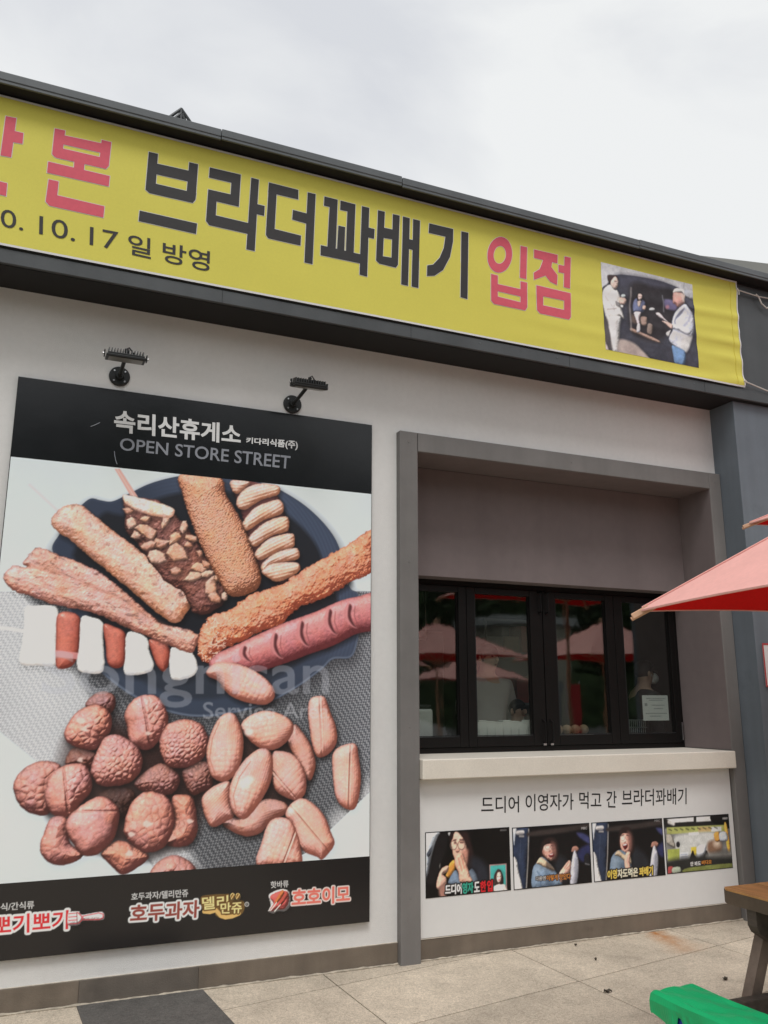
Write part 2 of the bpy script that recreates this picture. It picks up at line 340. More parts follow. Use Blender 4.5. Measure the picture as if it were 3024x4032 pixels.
def paint_food():
    pr = Print(PX0+.004, PX1-.004, FZ0, FZ1, .0040, C(198, 208, 214))
    T = lambda z, pts, sm=True: (smooth_loop(survey(z(pts), POSTER_Y)) if sm else survey(z(pts), POSTER_Y))
    U, V = pr.U, pr.V
    # table top: pale, a little cooler at the lower left
    g = fbm(U*2, V*2, 3)
    pr.rgb *= (1+.05*(g-.5))[..., None]; pr.rgb *= 1-.035*np.clip((V-2.0)/.7, 0, 1)[..., None]
    # woven place mat
    mat = T(ZC, [(-60, -300), (-60, 250), (0, 310), (160, 440), (400, 650), (640, 860), (690, 940), (1100, 940), (1330, 840), (1640, 545), (1640, -300)], False)
    w, d = pr.sdf(mat)
    x, y = U[w], V[w]
    a = math.radians(38); u = (x*math.cos(a)+y*math.sin(a)); v = (-x*math.sin(a)+y*math.cos(a))
    weave = .5+.5*np.sin(u*2*np.pi/.026+1.2*np.sin(v*2*np.pi/.020))*np.sin(v*2*np.pi/.017)
    # the mat is silver where it is light at the left, charcoal in the middle and right
    s0 = survey(ZC([(300, 60), (470, 330)]), POSTER_Y)
    px_l = x-(s0[0, 0]+(s0[1, 0]-s0[0, 0])*(y-s0[0, 1])/(s0[1, 1]-s0[0, 1]))
    k = np.clip(px_l/.09, 0, 1)
    k = k*k*(3-2*k)
    s1 = survey(ZC([(1612, 560), (1330, 830)]), POSTER_Y)
    dist = (x-s1[0, 0])*(s1[1, 1]-s1[0, 1])-(y-s1[0, 1])*(s1[1, 0]-s1[0, 0]); dist = np.abs(dist)/np.linalg.norm(s1[1]-s1[0])
    k = k*np.clip(dist/.09, 0, 1)
    kr = np.clip((x-1.55)/.4, 0, 1)*.30
    lightc = lerp(C(150, 152, 157), C(200, 202, 205), weave[..., None]); darkc = lerp(C(36, 38, 43), C(150, 152, 156), (weave**1.5)[..., None]*(.85))
    darkc = darkc*(1+kr[..., None])
    col = lerp(lightc, darkc, k[..., None])
    fold = fbm(u*3, v*1.2, 11)
    pr.put(w, col*(0.9+.2*fold)[..., None], np.clip(.5+d/.006, 0, 1))
    # shadow cast on the mat beside the pan
    pan = T(ZB, [(228, 388), (258, 338), (310, 270), (350, 215), (395, 180), (440, 188), (490, 192), (560, 160), (640, 120), (720, 95), (800, 80), (900, 72), (1010, 78), (1130, 108), (1215, 140), (1330, 212), (1425, 305), (1480, 400), (1520, 560), (1560, 598), (1568, 700), (1560, 790), (1530, 870), (1450, 880), (1400, 925), (1290, 1005), (1150, 1078), (1000, 1118), (900, 1130), (800, 1125), (680, 1092), (560, 1030), (460, 955), (390, 880), (330, 760), (270, 560), (236, 430)])
    pr.flat(pan+np.array([.01, -.03]), C(20, 20, 24), .05, .65)
    pr.flat(pan, C(37, 44, 60), .0)
    ctr = survey(ZB([(850, 600)]), POSTER_Y)[0]
    w, d = pr.sdf(pan)
    ring = (.5+.5*np.sin(np.hypot(U[w]-ctr[0], V[w]-ctr[1])*2*np.pi/.022))
    pr.put(w, C(60, 72, 96)*(.85+.15*ring)[..., None], np.clip(d/.02, 0, 1)*np.clip((U[w]-ctr[0]+V[w]-ctr[1]-.25)/.5, 0, .6))
    rim = np.exp(-((d-.006)/.006)**2)
    pr.put(w, C(92, 104, 124), rim*np.clip(.35+(-(V[w]-ctr[1]))*1.1, 0.1, .8))
    inner = ctr+(pan-ctr)*np.array([.86, .86])
    pr.flat(inner, C(19, 20, 25), .015, .97)
    low = (V[w] < ctr[1]-.18)
    pr.put(w, C(46, 56, 72), low*np.clip(d/.03, 0, 1)*.45*np.clip((ctr[1]-.18-V[w])/.2, 0, 1))

    # ---- skewer sticks
    st = T(Z1, [(985, 100), (1030, 100), (1185, 340), (1120, 330)], False); pr.flat(st, C(196, 150, 135))
    pr.line(T(Z1, [(1008, 105), (1150, 335)], False), .006, C(225, 190, 178), .7)
    pr.line(T(Z1, [(255, 238), (490, 455)], False), .013, C(196, 190, 190), .75, .004)
    pr.line(T(Z3, [(0, 768), (210, 800)], False), .018, C(216, 212, 212), .9, .003)

    # ---- rounds of rice cake and little sausages on a skewer
    sd, sm, sl = C(88, 34, 26), C(160, 78, 62), C(200, 118, 98)
    wd, wm, wl = C(176, 172, 168), C(214, 214, 212), C(232, 234, 234)
    nz = lambda f, se: (lambda x, y: fbm(x*f, y*f, se))
    for i, (kind, pts) in enumerate([
            ('w', [(205, 605), (290, 590), (400, 588), (472, 625), (462, 850), (455, 1070), (300, 1078), (165, 1062), (180, 900), (195, 780)]),
            ('s', [(470, 670), (560, 640), (652, 690), (655, 850), (635, 1000), (590, 1080), (510, 1108), (458, 1080), (458, 850)]),
            ('w', [(665, 690), (750, 685), (835, 725), (842, 900), (852, 1080), (820, 1142), (720, 1142), (630, 1095), (650, 900)]),
            ('s', [(845, 745), (940, 765), (1018, 810), (1032, 930), (1015, 1065), (950, 1102), (880, 1060), (862, 900)]),
            ('w', [(1035, 815), (1120, 812), (1205, 865), (1222, 980), (1257, 1080), (1200, 1142), (1020, 1147), (1022, 1000)]),
            ('s', [(1215, 870), (1300, 878), (1375, 920), (1390, 1020), (1345, 1128), (1285, 1085), (1242, 980)]),
            ('w', [(1395, 945), (1480, 950), (1560, 955), (1612, 1080), (1590, 1152), (1500, 1192), (1395, 1172)])]):
        P = T(Z3, pts)
        if kind == 'w': pr.food(P, wd, wm, wl, .035, nz(25, i), .003, rough=.004, rf=40, seed=i, sh=.5, off=.12, crisp=.12, tint=lambda x, y: 1+.05*(fbm(x*9, y*9, 8)-.5))
        else: pr.food(P, sd, sm, sl, .055, nz(60, i), .0015, rough=.001, seed=i, spec=.25, sh=.5, off=.02, crisp=.4)
    pr.flat(T(Z3, [(455, 952), (640, 975), (630, 1028), (455, 1005)], False), C(205, 140, 138), .001, .75)

    # ---- two flat fish cakes lying across them
    fd, fm, fl = C(112, 66, 54), C(200, 142, 122), C(232, 186, 170)
    P = T(ZB, [(98, 462), (128, 425), (158, 392), (205, 402), (270, 432), (350, 458), (450, 512), (550, 592), (650, 680), (705, 725), (790, 742), (862, 775), (852, 832), (828, 852), (740, 822), (640, 778), (540, 738), (440, 690), (340, 662), (230, 640), (150, 612), (60, 582), (20, 545), (22, 505), (58, 476), (112, 478)])
    ax = survey(ZB([(60, 500), (850, 810)]), POSTER_Y); dv = (ax[1]-ax[0])/np.linalg.norm(ax[1]-ax[0])
    al = lambda x, y: ((x-ax[0, 0])*dv[0]+(y-ax[0, 1])*dv[1], -(x-ax[0, 0])*dv[1]+(y-ax[0, 1])*dv[0])
    def streak(x, y, f1=22, f2=60, se=4):
        p, q = al(x, y); return fbm(p*f1, q*f2, se)
    def spots(x, y):
        p, q = al(x, y); n = fbm(p*26, q*70, 14, 3); return 1-.30*np.clip((n-.66)/.1, 0, 1)-.10*np.clip((fbm(p*8, q*22, 2)-.5)*3, -1, 1)
    pr.food(P, fd, fm, fl, .06, lambda x, y: streak(x, y)+.4*fbm(x*120, y*120, 3, 2), .010, rough=.008, rf=45, seed=3, tint=spots)
    crease = T(ZB, [(120, 470), (200, 490), (300, 520), (400, 560), (520, 610), (640, 690), (740, 740)], False)
    pr.line(crease, .010, C(110, 66, 50), .45, .012)

    # ---- thick fish cake bar
    P = T(ZB, [(226, 290), (230, 255), (262, 225), (300, 208), (347, 206), (400, 245), (480, 310), (580, 385), (690, 470), (790, 560), (837, 625), (820, 668), (768, 724), (700, 690), (600, 605), (480, 505), (380, 425), (310, 362), (255, 328)])
    pr.food(P, C(140, 88, 62), C(214, 158, 132), C(240, 196, 178), .085, lambda x, y: streak(x, y, 18, 42, 9)+.4*fbm(x*110, y*110, 6, 2), .008, rough=.006, rf=60, seed=8, sh=.8, tint=lambda x, y: 1-.2*np.clip((fbm(x*40, y*40, 19, 3)-.66)/.08, 0, 1))

    # ---- nut-crusted bar
    P = T(ZB, [(538, 172), (610, 178), (690, 190), (752, 240), (800, 292), (850, 350), (880, 410), (905, 450), (945, 482), (968, 550), (988, 602), (960, 650), (900, 682), (842, 672), (795, 590), (700, 520), (600, 380), (546, 310), (546, 230)])
    pr.food(P, C(44, 24, 22), C(104, 62, 52), C(150, 98, 84), .09, lambda x, y: fbm(x*45, y*45, 21), .02, rough=.010, rf=30, seed=9, sh=.8, spec=.15)
    rs = np.random.RandomState(5)
    chips = [(640, 325, 46, 24, 30), (560, 235, 22, 18, 0), (570, 290, 20, 26, 10), (630, 270, 22, 16, 20), (700, 380, 34, 26, -20), (722, 280, 14, 36, 20), (770, 420, 30, 44, -35), (640, 385, 40, 20, -20), (680, 435, 34, 24, 20), (860, 482, 34, 22, 10), (900, 470, 24, 16, 30), (845, 518, 40, 16, -10), (922, 560, 26, 44, -10), (940, 612, 34, 18, 20), (800, 300, 16, 26, 0), (835, 355, 22, 14, 20), (770, 500, 22, 16, 0), (905, 505, 24, 14, -20), (950, 520, 16, 24, 10), (872, 420, 14, 18, 0), (590, 340, 18, 14, 0), (760, 350, 30, 18, -40), (820, 385, 18, 14, 10), (980, 605, 12, 18, 0)]
    for i, (cx, cy, rx, ry, an) in enumerate(chips):
        th = np.linspace(0, 2*np.pi, 8)[:-1]; rr = 1.12+.75*(rs.rand(7)-.5); an = math.radians(an)
        pts = [(cx+rx*r*math.cos(t)*math.cos(an)-ry*r*math.sin(t)*math.sin(an), cy+rx*r*math.cos(t)*math.sin(an)+ry*r*math.sin(t)*math.cos(an)) for t, r in zip(th, rr)]
        m = (C(192, 136, 104), C(172, 116, 90), C(206, 156, 128))[i % 3]
        pr.food(T(ZB, pts, False), m*.5, m, lerp(m, C(238, 204, 180), .6), .022, lambda x, y: fbm(x*60, y*60, 23), .006, rough=.003, seed=i, sh=.65, shoff=(.006, -.008))
    pr.food(T(ZB, [(536, 164), (572, 168), (660, 190), (752, 222), (754, 256), (716, 264), (620, 242), (548, 204)]), C(178, 130, 104), C(226, 194, 172), C(242, 222, 208), .03, lambda x, y: fbm(x*60, y*60, 4), .006, rough=.003, sh=.5)

    # ---- golden corn dog
    P = T(Z2, [(22, 40), (350, 60), (402, 200), (480, 330), (560, 480), (622, 620), (682, 800), (698, 930), (662, 1000), (560, 1052), (430, 1050), (330, 900), (200, 650), (100, 400), (38, 200)])
    pr.food(P, C(94, 52, 34), C(196, 132, 98), C(228, 170, 138), .13, lambda x, y: 1-worley(x*130, y*130, 4, 1.4)[0]+.9*fbm(x*120, y*120, 9, 3), .0055, rough=.005, rf=110, seed=4, sh=.8)

    # ---- spiral-cut sausage
    pr.food(T(Z2, [(450, 90), (640, 100), (840, 220), (930, 500), (990, 760), (1000, 900), (900, 980), (790, 930), (690, 820), (590, 560), (520, 330)]), C(30, 14, 14), C(86, 46, 44), C(120, 70, 64), .08, sh=.8)
    for i, pts in enumerate([
            [(446, 90), (600, 100), (552, 165), (500, 200), (455, 170)],
            [(496, 240), (560, 162), (680, 115), (845, 135), (838, 208), (700, 252), (572, 332), (502, 315)],
            [(548, 432), (640, 322), (750, 272), (850, 250), (888, 310), (862, 372), (720, 422), (592, 507), (553, 482)],
            [(598, 562), (700, 462), (820, 402), (916, 395), (934, 460), (912, 517), (790, 552), (652, 642), (608, 612)],
            [(648, 692), (740, 592), (850, 547), (962, 535), (978, 600), (962, 652), (850, 682), (712, 752), (658, 742)],
            [(698, 800), (790, 712), (900, 667), (1002, 660), (1014, 740), (900, 772), (782, 802), (722, 862)],
            [(703, 850), (770, 792), (880, 775), (1002, 780), (1022, 840), (932, 902), (830, 937), (738, 890)]]):
        P = T(Z2, pts); q = survey(Z2([pts[0], pts[3 if len(pts) > 5 else 1]]), POSTER_Y); e = (q[1]-q[0])/np.linalg.norm(q[1]-q[0])
        rib = lambda x, y, e=e: .5+.5*np.sin((-(x)*e[1]+y*e[0])*2*np.pi/.020)
        pr.food(P, C(132, 84, 60), C(212, 166, 138), C(232, 196, 178), .05, rib, .0022, rough=.003, rf=90, seed=i, sh=.7, shoff=(.004, -.014))

    # ---- fried prawn stick
    P = T(Z4, [(165, 700), (190, 480), (290, 372), (420, 322), (500, 272), (640, 182), (800, 132), (930, 72), (1050, -10), (1250, -130), (1450, -240), (1640, -345), (1640, -20), (1500, 62), (1350, 152), (1200, 232), (1000, 312), (850, 452), (700, 502), (550, 582), (400, 642), (260, 762)])
    pr.food(P, C(118, 50, 32), C(212, 124, 86), C(236, 160, 126), .10, lambda x, y: fbm(x*30, y*30, 31)+.35*fbm(x*110, y*110, 33, 2), .024, rough=.014, rf=40, seed=31, sh=.8, tint=lambda x, y: 1+.25*(fbm(x*14, y*14, 35)-.5))
    w, d = pr.sdf(P); x, y = U[w], V[w]
    r1 = np.abs(fbm(x*26, y*26, 41, 3)-.5); e0 = survey(Z4([(200, 560), (700, 330)]), POSTER_Y)
    dens = np.clip(1.25-np.hypot(x-e0[0, 0], y-e0[0, 1])/.30, .0, 1)
    pr.put(w, C(238, 206, 184), np.clip(1-r1/(.012+.034*dens), 0, 1)*(.25+.75*dens)*(d > .004)*np.clip(fbm(x*9, y*9, 44)*3-.6+dens, 0, 1))

    # ---- scored sausage
    P = T(Z4, [(262, 770), (330, 690), (500, 610), (700, 515), (900, 428), (1150, 338), (1350, 250), (1500, 212), (1700, 185), (1700, 460), (1500, 522), (1300, 622), (1100, 694), (900, 770), (650, 850), (420, 900), (300, 870)])
    pr.food(P, C(74, 28, 30), C(168, 92, 92), C(204, 136, 132), .11, lambda x, y: fbm(x*60, y*60, 51), .003, rough=.002, seed=51, spec=.12, sh=.8, crisp=.5)
    for cx, cy, hh in ((560, 690, 70), (820, 620, 110), (1040, 520, 112), (1275, 420, 112), (1440, 370, 105)):
        cr = [(cx-8, cy-hh), (cx+20, cy-hh*.8), (cx+12, cy-hh*.2), (cx+28, cy+hh*.5), (cx+62, cy+hh), (cx+15, cy+hh*.85), (cx-40, cy+hh*.3), (cx-48, cy-hh*.3), (cx-30, cy-hh*.8)]
        pr.flat(T(Z4, cr), C(192, 120, 118), .004, .8)
        cr = [(cx-2, cy-hh*.9), (cx+18, cy-hh*.7), (cx+8, cy-hh*.1), (cx+30, cy+hh*.55), (cx+58, cy+hh*.95), (cx+22, cy+hh*.75), (cx-12, cy+hh*.2), (cx-14, cy-hh*.4)]
        pr.flat(T(Z4, cr), C(58, 24, 26), .005, .9)
        pr.line(T(Z4, [(cx+45, cy-hh*.75), (cx+38, cy), (cx+70, cy+hh*.8)], False), .006, C(120, 58, 58), .6, .003)

    # ---- deep gaps under the two heaps
    pr.flat(T(Z5, [(560, 420), (760, 200), (1000, 300), (1350, 420), (1650, 560), (1680, 860), (1500, 1180), (1250, 1330), (900, 1300), (640, 1200), (420, 980), (480, 700)]), C(34, 20, 18), .06, .92)
    pr.flat(T(Z6, [(250, 420), (520, 330), (900, 420), (1060, 640), (1000, 960), (860, 1180), (620, 1250), (300, 1180), (150, 900)]), C(36, 24, 22), .05, .92)
    # ---- walnut cakes
    knob = lambda f, se: (lambda x, y: 1.1*(worley(x*f+.6*fbm(x*20, y*20, se), y*f, se)[1]-worley(x*f+.6*fbm(x*20, y*20, se), y*f, se)[0])**.7 + .9*fbm(x*22, y*22, se+1))
    wdk, wmd, wlt = C(72, 36, 32), C(190, 124, 110), C(226, 170, 158)
    def walnut(pts, dk=1.0, se=1, f=34, seam=None, pale=None, hue=0, kn=1.0):
        P = T(Z5, pts); h = np.array([1, 1-.02*hue, 1-.06*hue])
        kf = knob(f, se)
        if seam:       # knobbly on one side of a seam, smooth on the other
            q = survey(Z5(seam), POSTER_Y); ex, ey = q[1]-q[0]; Ln = math.hypot(ex, ey)
            side = lambda x, y: np.clip(((x-q[0, 0])*ey-(y-q[0, 1])*ex)/Ln/.02, -1, 1)*.5+.5
            bf = lambda x, y: kf(x, y)*(.25+.75*side(x, y))-1.2*np.exp(-(((x-q[0, 0])*ey-(y-q[0, 1])*ex)/Ln/.006)**2)
        else: bf = kf
        pr.food(P, wdk*dk, wmd*dk*h, wlt*dk*h, .115, bf, .009*kn, rough=.004, rf=35, seed=se, sh=.75, tint=lambda x, y: 1+.22*(fbm(x*11, y*11, se+3)-.5))
        for c in (pale or []):
            cx, cy, rr = c; th = np.linspace(0, 2*np.pi, 8)[:-1]
            pr.flat(T(Z5, [(cx+rr*math.cos(t)*(1+.3*math.sin(3*t+cx)), cy+rr*.8*math.sin(t)) for t in th]), C(226, 198, 182), .004, .85)
    walnut([(680, 160), (720, 90), (800, 48), (890, 60), (922, 130), (880, 220), (760, 210)], .72, 1)
    walnut([(520, 600), (580, 500), (700, 510), (770, 560), (720, 660), (560, 650)], .62, 2, pale=[(640, 590, 22)])
    walnut([(780, 880), (900, 810), (1050, 830), (1080, 920), (980, 1060), (860, 1000)], .34, 3)
    walnut([(1070, 790), (1150, 690), (1280, 620), (1400, 680), (1432, 760), (1370, 860), (1200, 862)], .80, 4, 40)
    walnut([(1450, 700), (1520, 640), (1600, 600), (1690, 640), (1690, 800), (1600, 852), (1520, 862)], .74, 5, 40)
    walnut([(103, 800), (170, 680), (280, 610), (400, 600), (482, 640), (482, 760), (400, 1012), (260, 1022), (158, 950)], .92, 6, 26)
    walnut([(353, 860), (400, 720), (500, 640), (650, 620), (722, 700), (732, 830), (650, 930), (560, 1042), (430, 1032), (368, 950)], 1, 7, 30, [(545, 1050), (505, 640)])
    walnut([(513, 380), (560, 270), (640, 190), (760, 150), (852, 190), (892, 260), (880, 360), (820, 440), (750, 512), (620, 492), (538, 450)], 1, 8, 30, pale=[(645, 280, 30), (672, 345, 24)], hue=1)
    walnut([(992, 240), (1030, 150), (1110, 83), (1250, 85), (1312, 170), (1342, 260), (1320, 370), (1200, 502), (1080, 492), (1030, 440), (1010, 330)], 1, 9, 28, [(1205, 500), (1130, 90)], pale=[(1178, 380, 20)])
    walnut([(1268, 470), (1290, 380), (1350, 300), (1480, 268), (1602, 310), (1660, 420), (1642, 540), (1560, 622), (1430, 657), (1320, 622)], .97, 10, 40)
    walnut([(722, 660), (770, 530), (830, 420), (930, 388), (1040, 440), (1122, 530), (1132, 650), (1050, 762), (900, 802), (790, 792), (738, 720)], .96, 11, 36)
    walnut([(1370, 900), (1450, 868), (1532, 890), (1562, 1000), (1572, 1170), (1500, 1272), (1380, 1282), (1310, 1250), (1390, 1100)], .98, 12, 30, hue=2, kn=.5, pale=[(1510, 1080, 24)])
    walnut([(808, 1340), (900, 1250), (1000, 1240), (1182, 1350), (1120, 1432), (980, 1507), (880, 1430)], 1, 13, 30, hue=2, kn=.5, pale=[(1030, 1335, 28)])
    walnut([(350, 1170), (400, 1060), (480, 1038), (542, 1080), (562, 1250), (662, 1340), (600, 1402), (480, 1432), (380, 1402), (318, 1300)], .98, 14, 24, kn=.6)
    walnut([(518, 1130), (560, 1030), (680, 930), (800, 883), (892, 920), (952, 1010), (932, 1150), (900, 1230), (780, 1342), (660, 1352), (580, 1260)], 1, 15, 26, [(940, 1000), (600, 1000)], kn=.8)
    walnut([(988, 1130), (1030, 970), (1110, 870), (1200, 843), (1332, 890), (1392, 1020), (1372, 1170), (1300, 1292), (1180, 1332), (1080, 1292), (1008, 1210)], 1, 16, 26, kn=.6, hue=1, pale=[(1170, 1100, 34), (1045, 1185, 26)])
    walnut([(1190, 1500), (1260, 1400), (1380, 1348), (1500, 1390), (1562, 1460), (1550, 1560), (1200, 1570)], .92, 17, 26)

    # ---- corn-shaped custard cakes
    def corn(zf, pts, c1, c2, se, dk=1.0, pale=None, ridge=None):
        """c1 the kernel end, c2 the husk end"""
        P = T(zf, pts); q = survey(zf([c1, c2]), POSTER_Y); e = q[1]-q[0]; Ln = np.linalg.norm(e); e = e/Ln
        def bf(x, y):
            t = ((x-q[0, 0])*e[0]+(y-q[0, 1])*e[1])/Ln; pq = (-(x-q[0, 0])*e[1]+(y-q[0, 1])*e[0])
            k = np.clip((.62-t)*4, 0, 1)
            a, b, _ = worley((t*Ln)*34, pq*34, se, .35)
            lines = .5+.5*np.sin(pq*2*np.pi/.013+2*t)
            g = k*1.0*(1-a**2*1.6)+(1-k)*.16*lines
            if ridge is not None: g = g-1.6*np.exp(-((pq-ridge)/.004)**2)+.8*np.exp(-((pq-ridge-.008)/.006)**2)
            return g
        pr.food(P, C(112, 62, 50)*dk, C(214, 152, 132)*dk, C(240, 190, 174)*dk, .085, bf, .0036, rough=.002, seed=se, sh=.9, crisp=.55, tint=lambda x, y: 1+.12*(fbm(x*8, y*8, se+60)-.5))
        for cx, cy, rr in (pale or []):
            th = np.linspace(0, 2*np.pi, 9)[:-1]
            pr.flat(T(zf, [(cx+rr*math.cos(t), cy+rr*.9*math.sin(t)) for t in th]), C(242, 222, 208), .008, .75)
    corn(Z4, [(243, 830), (330, 760), (480, 768), (620, 820), (740, 900), (808, 990), (802, 1070), (720, 1117), (560, 1092), (430, 1030), (340, 920), (258, 880)], (700, 1000), (300, 800), 1)
    pr.line(T(Z4, [(360, 960), (450, 1040), (570, 1085), (720, 1100), (800, 1060)], False), .006, C(120, 66, 48), .6, .003)
    corn(Z6, [(850, 480), (920, 350), (1000, 430), (1080, 560), (1112, 700), (1092, 810), (1050, 862), (980, 770), (900, 600)], (1060, 820), (920, 400), 2, .9)
    corn(Z6, [(1043, 200), (1080, 108), (1190, 103), (1242, 230), (1292, 360), (1307, 500), (1250, 602), (1160, 652), (1100, 602), (1058, 400)], (1130, -400), (1170, 650), 3, ridge=.0)
    corn(Z6, [(1263, 720), (1270, 620), (1320, 560), (1420, 523), (1482, 540), (1502, 640), (1522, 830), (1502, 1030), (1450, 1127), (1350, 1092), (1288, 980)], (1380, 2000), (1430, 560), 4, ridge=.0)
    corn(Z6, [(433, 370), (500, 280), (640, 228), (780, 250), (892, 320), (912, 400), (860, 500), (750, 577), (620, 572), (500, 480)], (600, 440), (880, 380), 5, pale=[(505, 420, 42)])
    corn(Z6, [(123, 620), (160, 440), (240, 290), (330, 243), (400, 290), (452, 450), (452, 620), (400, 780), (320, 862), (240, 867), (158, 800)], (290, 840), (330, 280), 6)
    pr.line(T(Z6, [(200, 800), (150, 660), (175, 480), (240, 330)], False), .005, C(140, 84, 62), .6, .003)
    corn(Z6, [(720, 620), (800, 593), (900, 620), (980, 700), (1022, 820), (1022, 960), (960, 1042), (860, 1020), (760, 960), (718, 850)], (940, 850), (760, 640), 7, .96, ridge=.07)
    corn(Z6, [(268, 1260), (330, 1180), (450, 1200), (600, 1050), (720, 1028), (842, 1070), (852, 1150), (700, 1250), (600, 1342), (450, 1362)], (330, 1290), (820, 1110), 8, .86)
    corn(Z6, [(78, 1040), (160, 930), (300, 868), (342, 900), (342, 1050), (372, 1180), (300, 1232), (190, 1282), (128, 1230)], (-400, 1700), (330, 950), 9, .96)
    corn(Z6, [(328, 960), (370, 820), (480, 660), (600, 573), (692, 590), (727, 700), (702, 880), (620, 1040), (500, 1192), (420, 1202), (348, 1120)], (460, 1180), (640, 620), 10, pale=[(470, 890, 50), (510, 850, 40)])
    pr.line(T(Z6, [(400, 1180), (365, 1000), (420, 830), (520, 690)], False), .005, C(140, 84, 62), .6, .003)
    corn(Z6, [(840, 1180), (880, 1080), (980, 1023), (1080, 1060), (1192, 1180), (1252, 1330), (1282, 1440), (1180, 1572), (1120, 1552), (980, 1480), (900, 1280)], (300, 400), (1210, 1480), 11, ridge=.0, pale=[(890, 1130, 30)])
    corn(Z6, [(590, 1640), (630, 1400), (690, 1240), (790, 1193), (892, 1230), (942, 1330), (972, 1450), (962, 1640)], (830, 1450), (640, 1950), 12, ridge=.03)
    # printing and sun fade: a slight overall lift and pink cast
    pr.rgb = np.clip(pr.rgb, 0, 1)**.88*.955+.025
    warm = np.clip((pr.rgb[..., 0]-pr.rgb[..., 2])/.12, 0, 1)[..., None]; pr.rgb = np.clip(pr.rgb*(1+warm*np.array([.02, -.012, .01])), 0, 1)
    return pr
PANEL_Y = -0.012; STILL_Y = PANEL_Y-.003; BANNER_Y = -0.292
S1 = zone(1660, 3220, 400); S2 = zone(2000, 3200, 640); S4 = zone(2500, 2900, 600); SB = zone(2340, 1020, 440)
ZP = zone(1500, 2900, 1524)
STILLS = [[(193, 413), (548, 393), (555, 657), (195, 690)], [(565, 393), (890, 375), (903, 623), (573, 655)],
          [(905, 373), (1203, 353), (1218, 591), (917, 622)], [(1217, 352), (1490, 335), (1505, 558), (1227, 590)]]
def still_rect(i):
    q = survey(ZP(STILLS[i]), STILL_Y)
    return (q[0, 0]+q[3, 0])/2, (q[1, 0]+q[2, 0])/2, (q[2, 1]+q[3, 1])/2, (q[0, 1]+q[1, 1])/2
def pen(pr, zf, y):
    def A(pts, c, soft=.002, alpha=1, sm=True, dx=0, dy=0):
        P = survey(zf([(a+dx, b+dy) for a, b in pts]), y); P = smooth_loop(P) if sm else P
        sz = min(P[:, 0].max()-P[:, 0].min(), P[:, 1].max()-P[:, 1].min())
        if sm and soft <= .006 and alpha == 1 and sz > .02:      # rounded things are shaded, as a camera would see them
            k = C(*c); pr.food(P, k*.5, k, np.minimum(k*1.14, 1), min(.05, sz*.42), lambda x, y: fbm(x*38, y*38, int(c[0])), .008, rough=.002, rf=120, seed=int(c[1]) % 40, sh=.3, shoff=(.006, -.006), crisp=.22, off=.12)
        else: pr.flat(P, C(*c), soft, alpha)
    def Ln(pts, wd, c, alpha=1, soft=None, dx=0, dy=0):
        pr.line(survey(zf([(a+dx, b+dy) for a, b in pts]), y), wd, C(*c), alpha, soft)
    def O(cx, cy, rx, ry, c, soft=.002, alpha=1):
        A([(cx+rx*math.cos(t), cy+ry*math.sin(t)) for t in np.linspace(0, 2*math.pi, 13)[:-1]], c, soft, alpha)
    def ring(cx, cy, rx, ry, wd, c, alpha=1):
        Ln([(cx+rx*math.cos(t), cy+ry*math.sin(t)) for t in np.linspace(0, 2*math.pi, 17)], wd, c, alpha)
    pr.pale_shadow = .25
    return A, Ln, O, ring
def grain(pr, amp=.05, f=150):
    b = pr.rgb; k = np.pad(b, ((1, 1), (1, 1), (0, 0)), 'edge')      # slight lens softness, broken-up tone
    b = (4*b+k[:-2, 1:-1]+k[2:, 1:-1]+k[1:-1, :-2]+k[1:-1, 2:])/8
    n = fbm(pr.U*28, pr.V*28, 9, 4); m = fbm(pr.U*9, pr.V*9, 12, 3)
    b = b*(1+.22*(n-.5)+.22*(m-.5))[..., None]; g = b.mean(2, keepdims=True); pr.rgb = g+(b-g)*.88
    pr.rgb = np.clip(pr.rgb*(1+amp*(fbm(pr.U*f, pr.V*f, 5, 2)-.5)*2)[..., None], 0, 1)

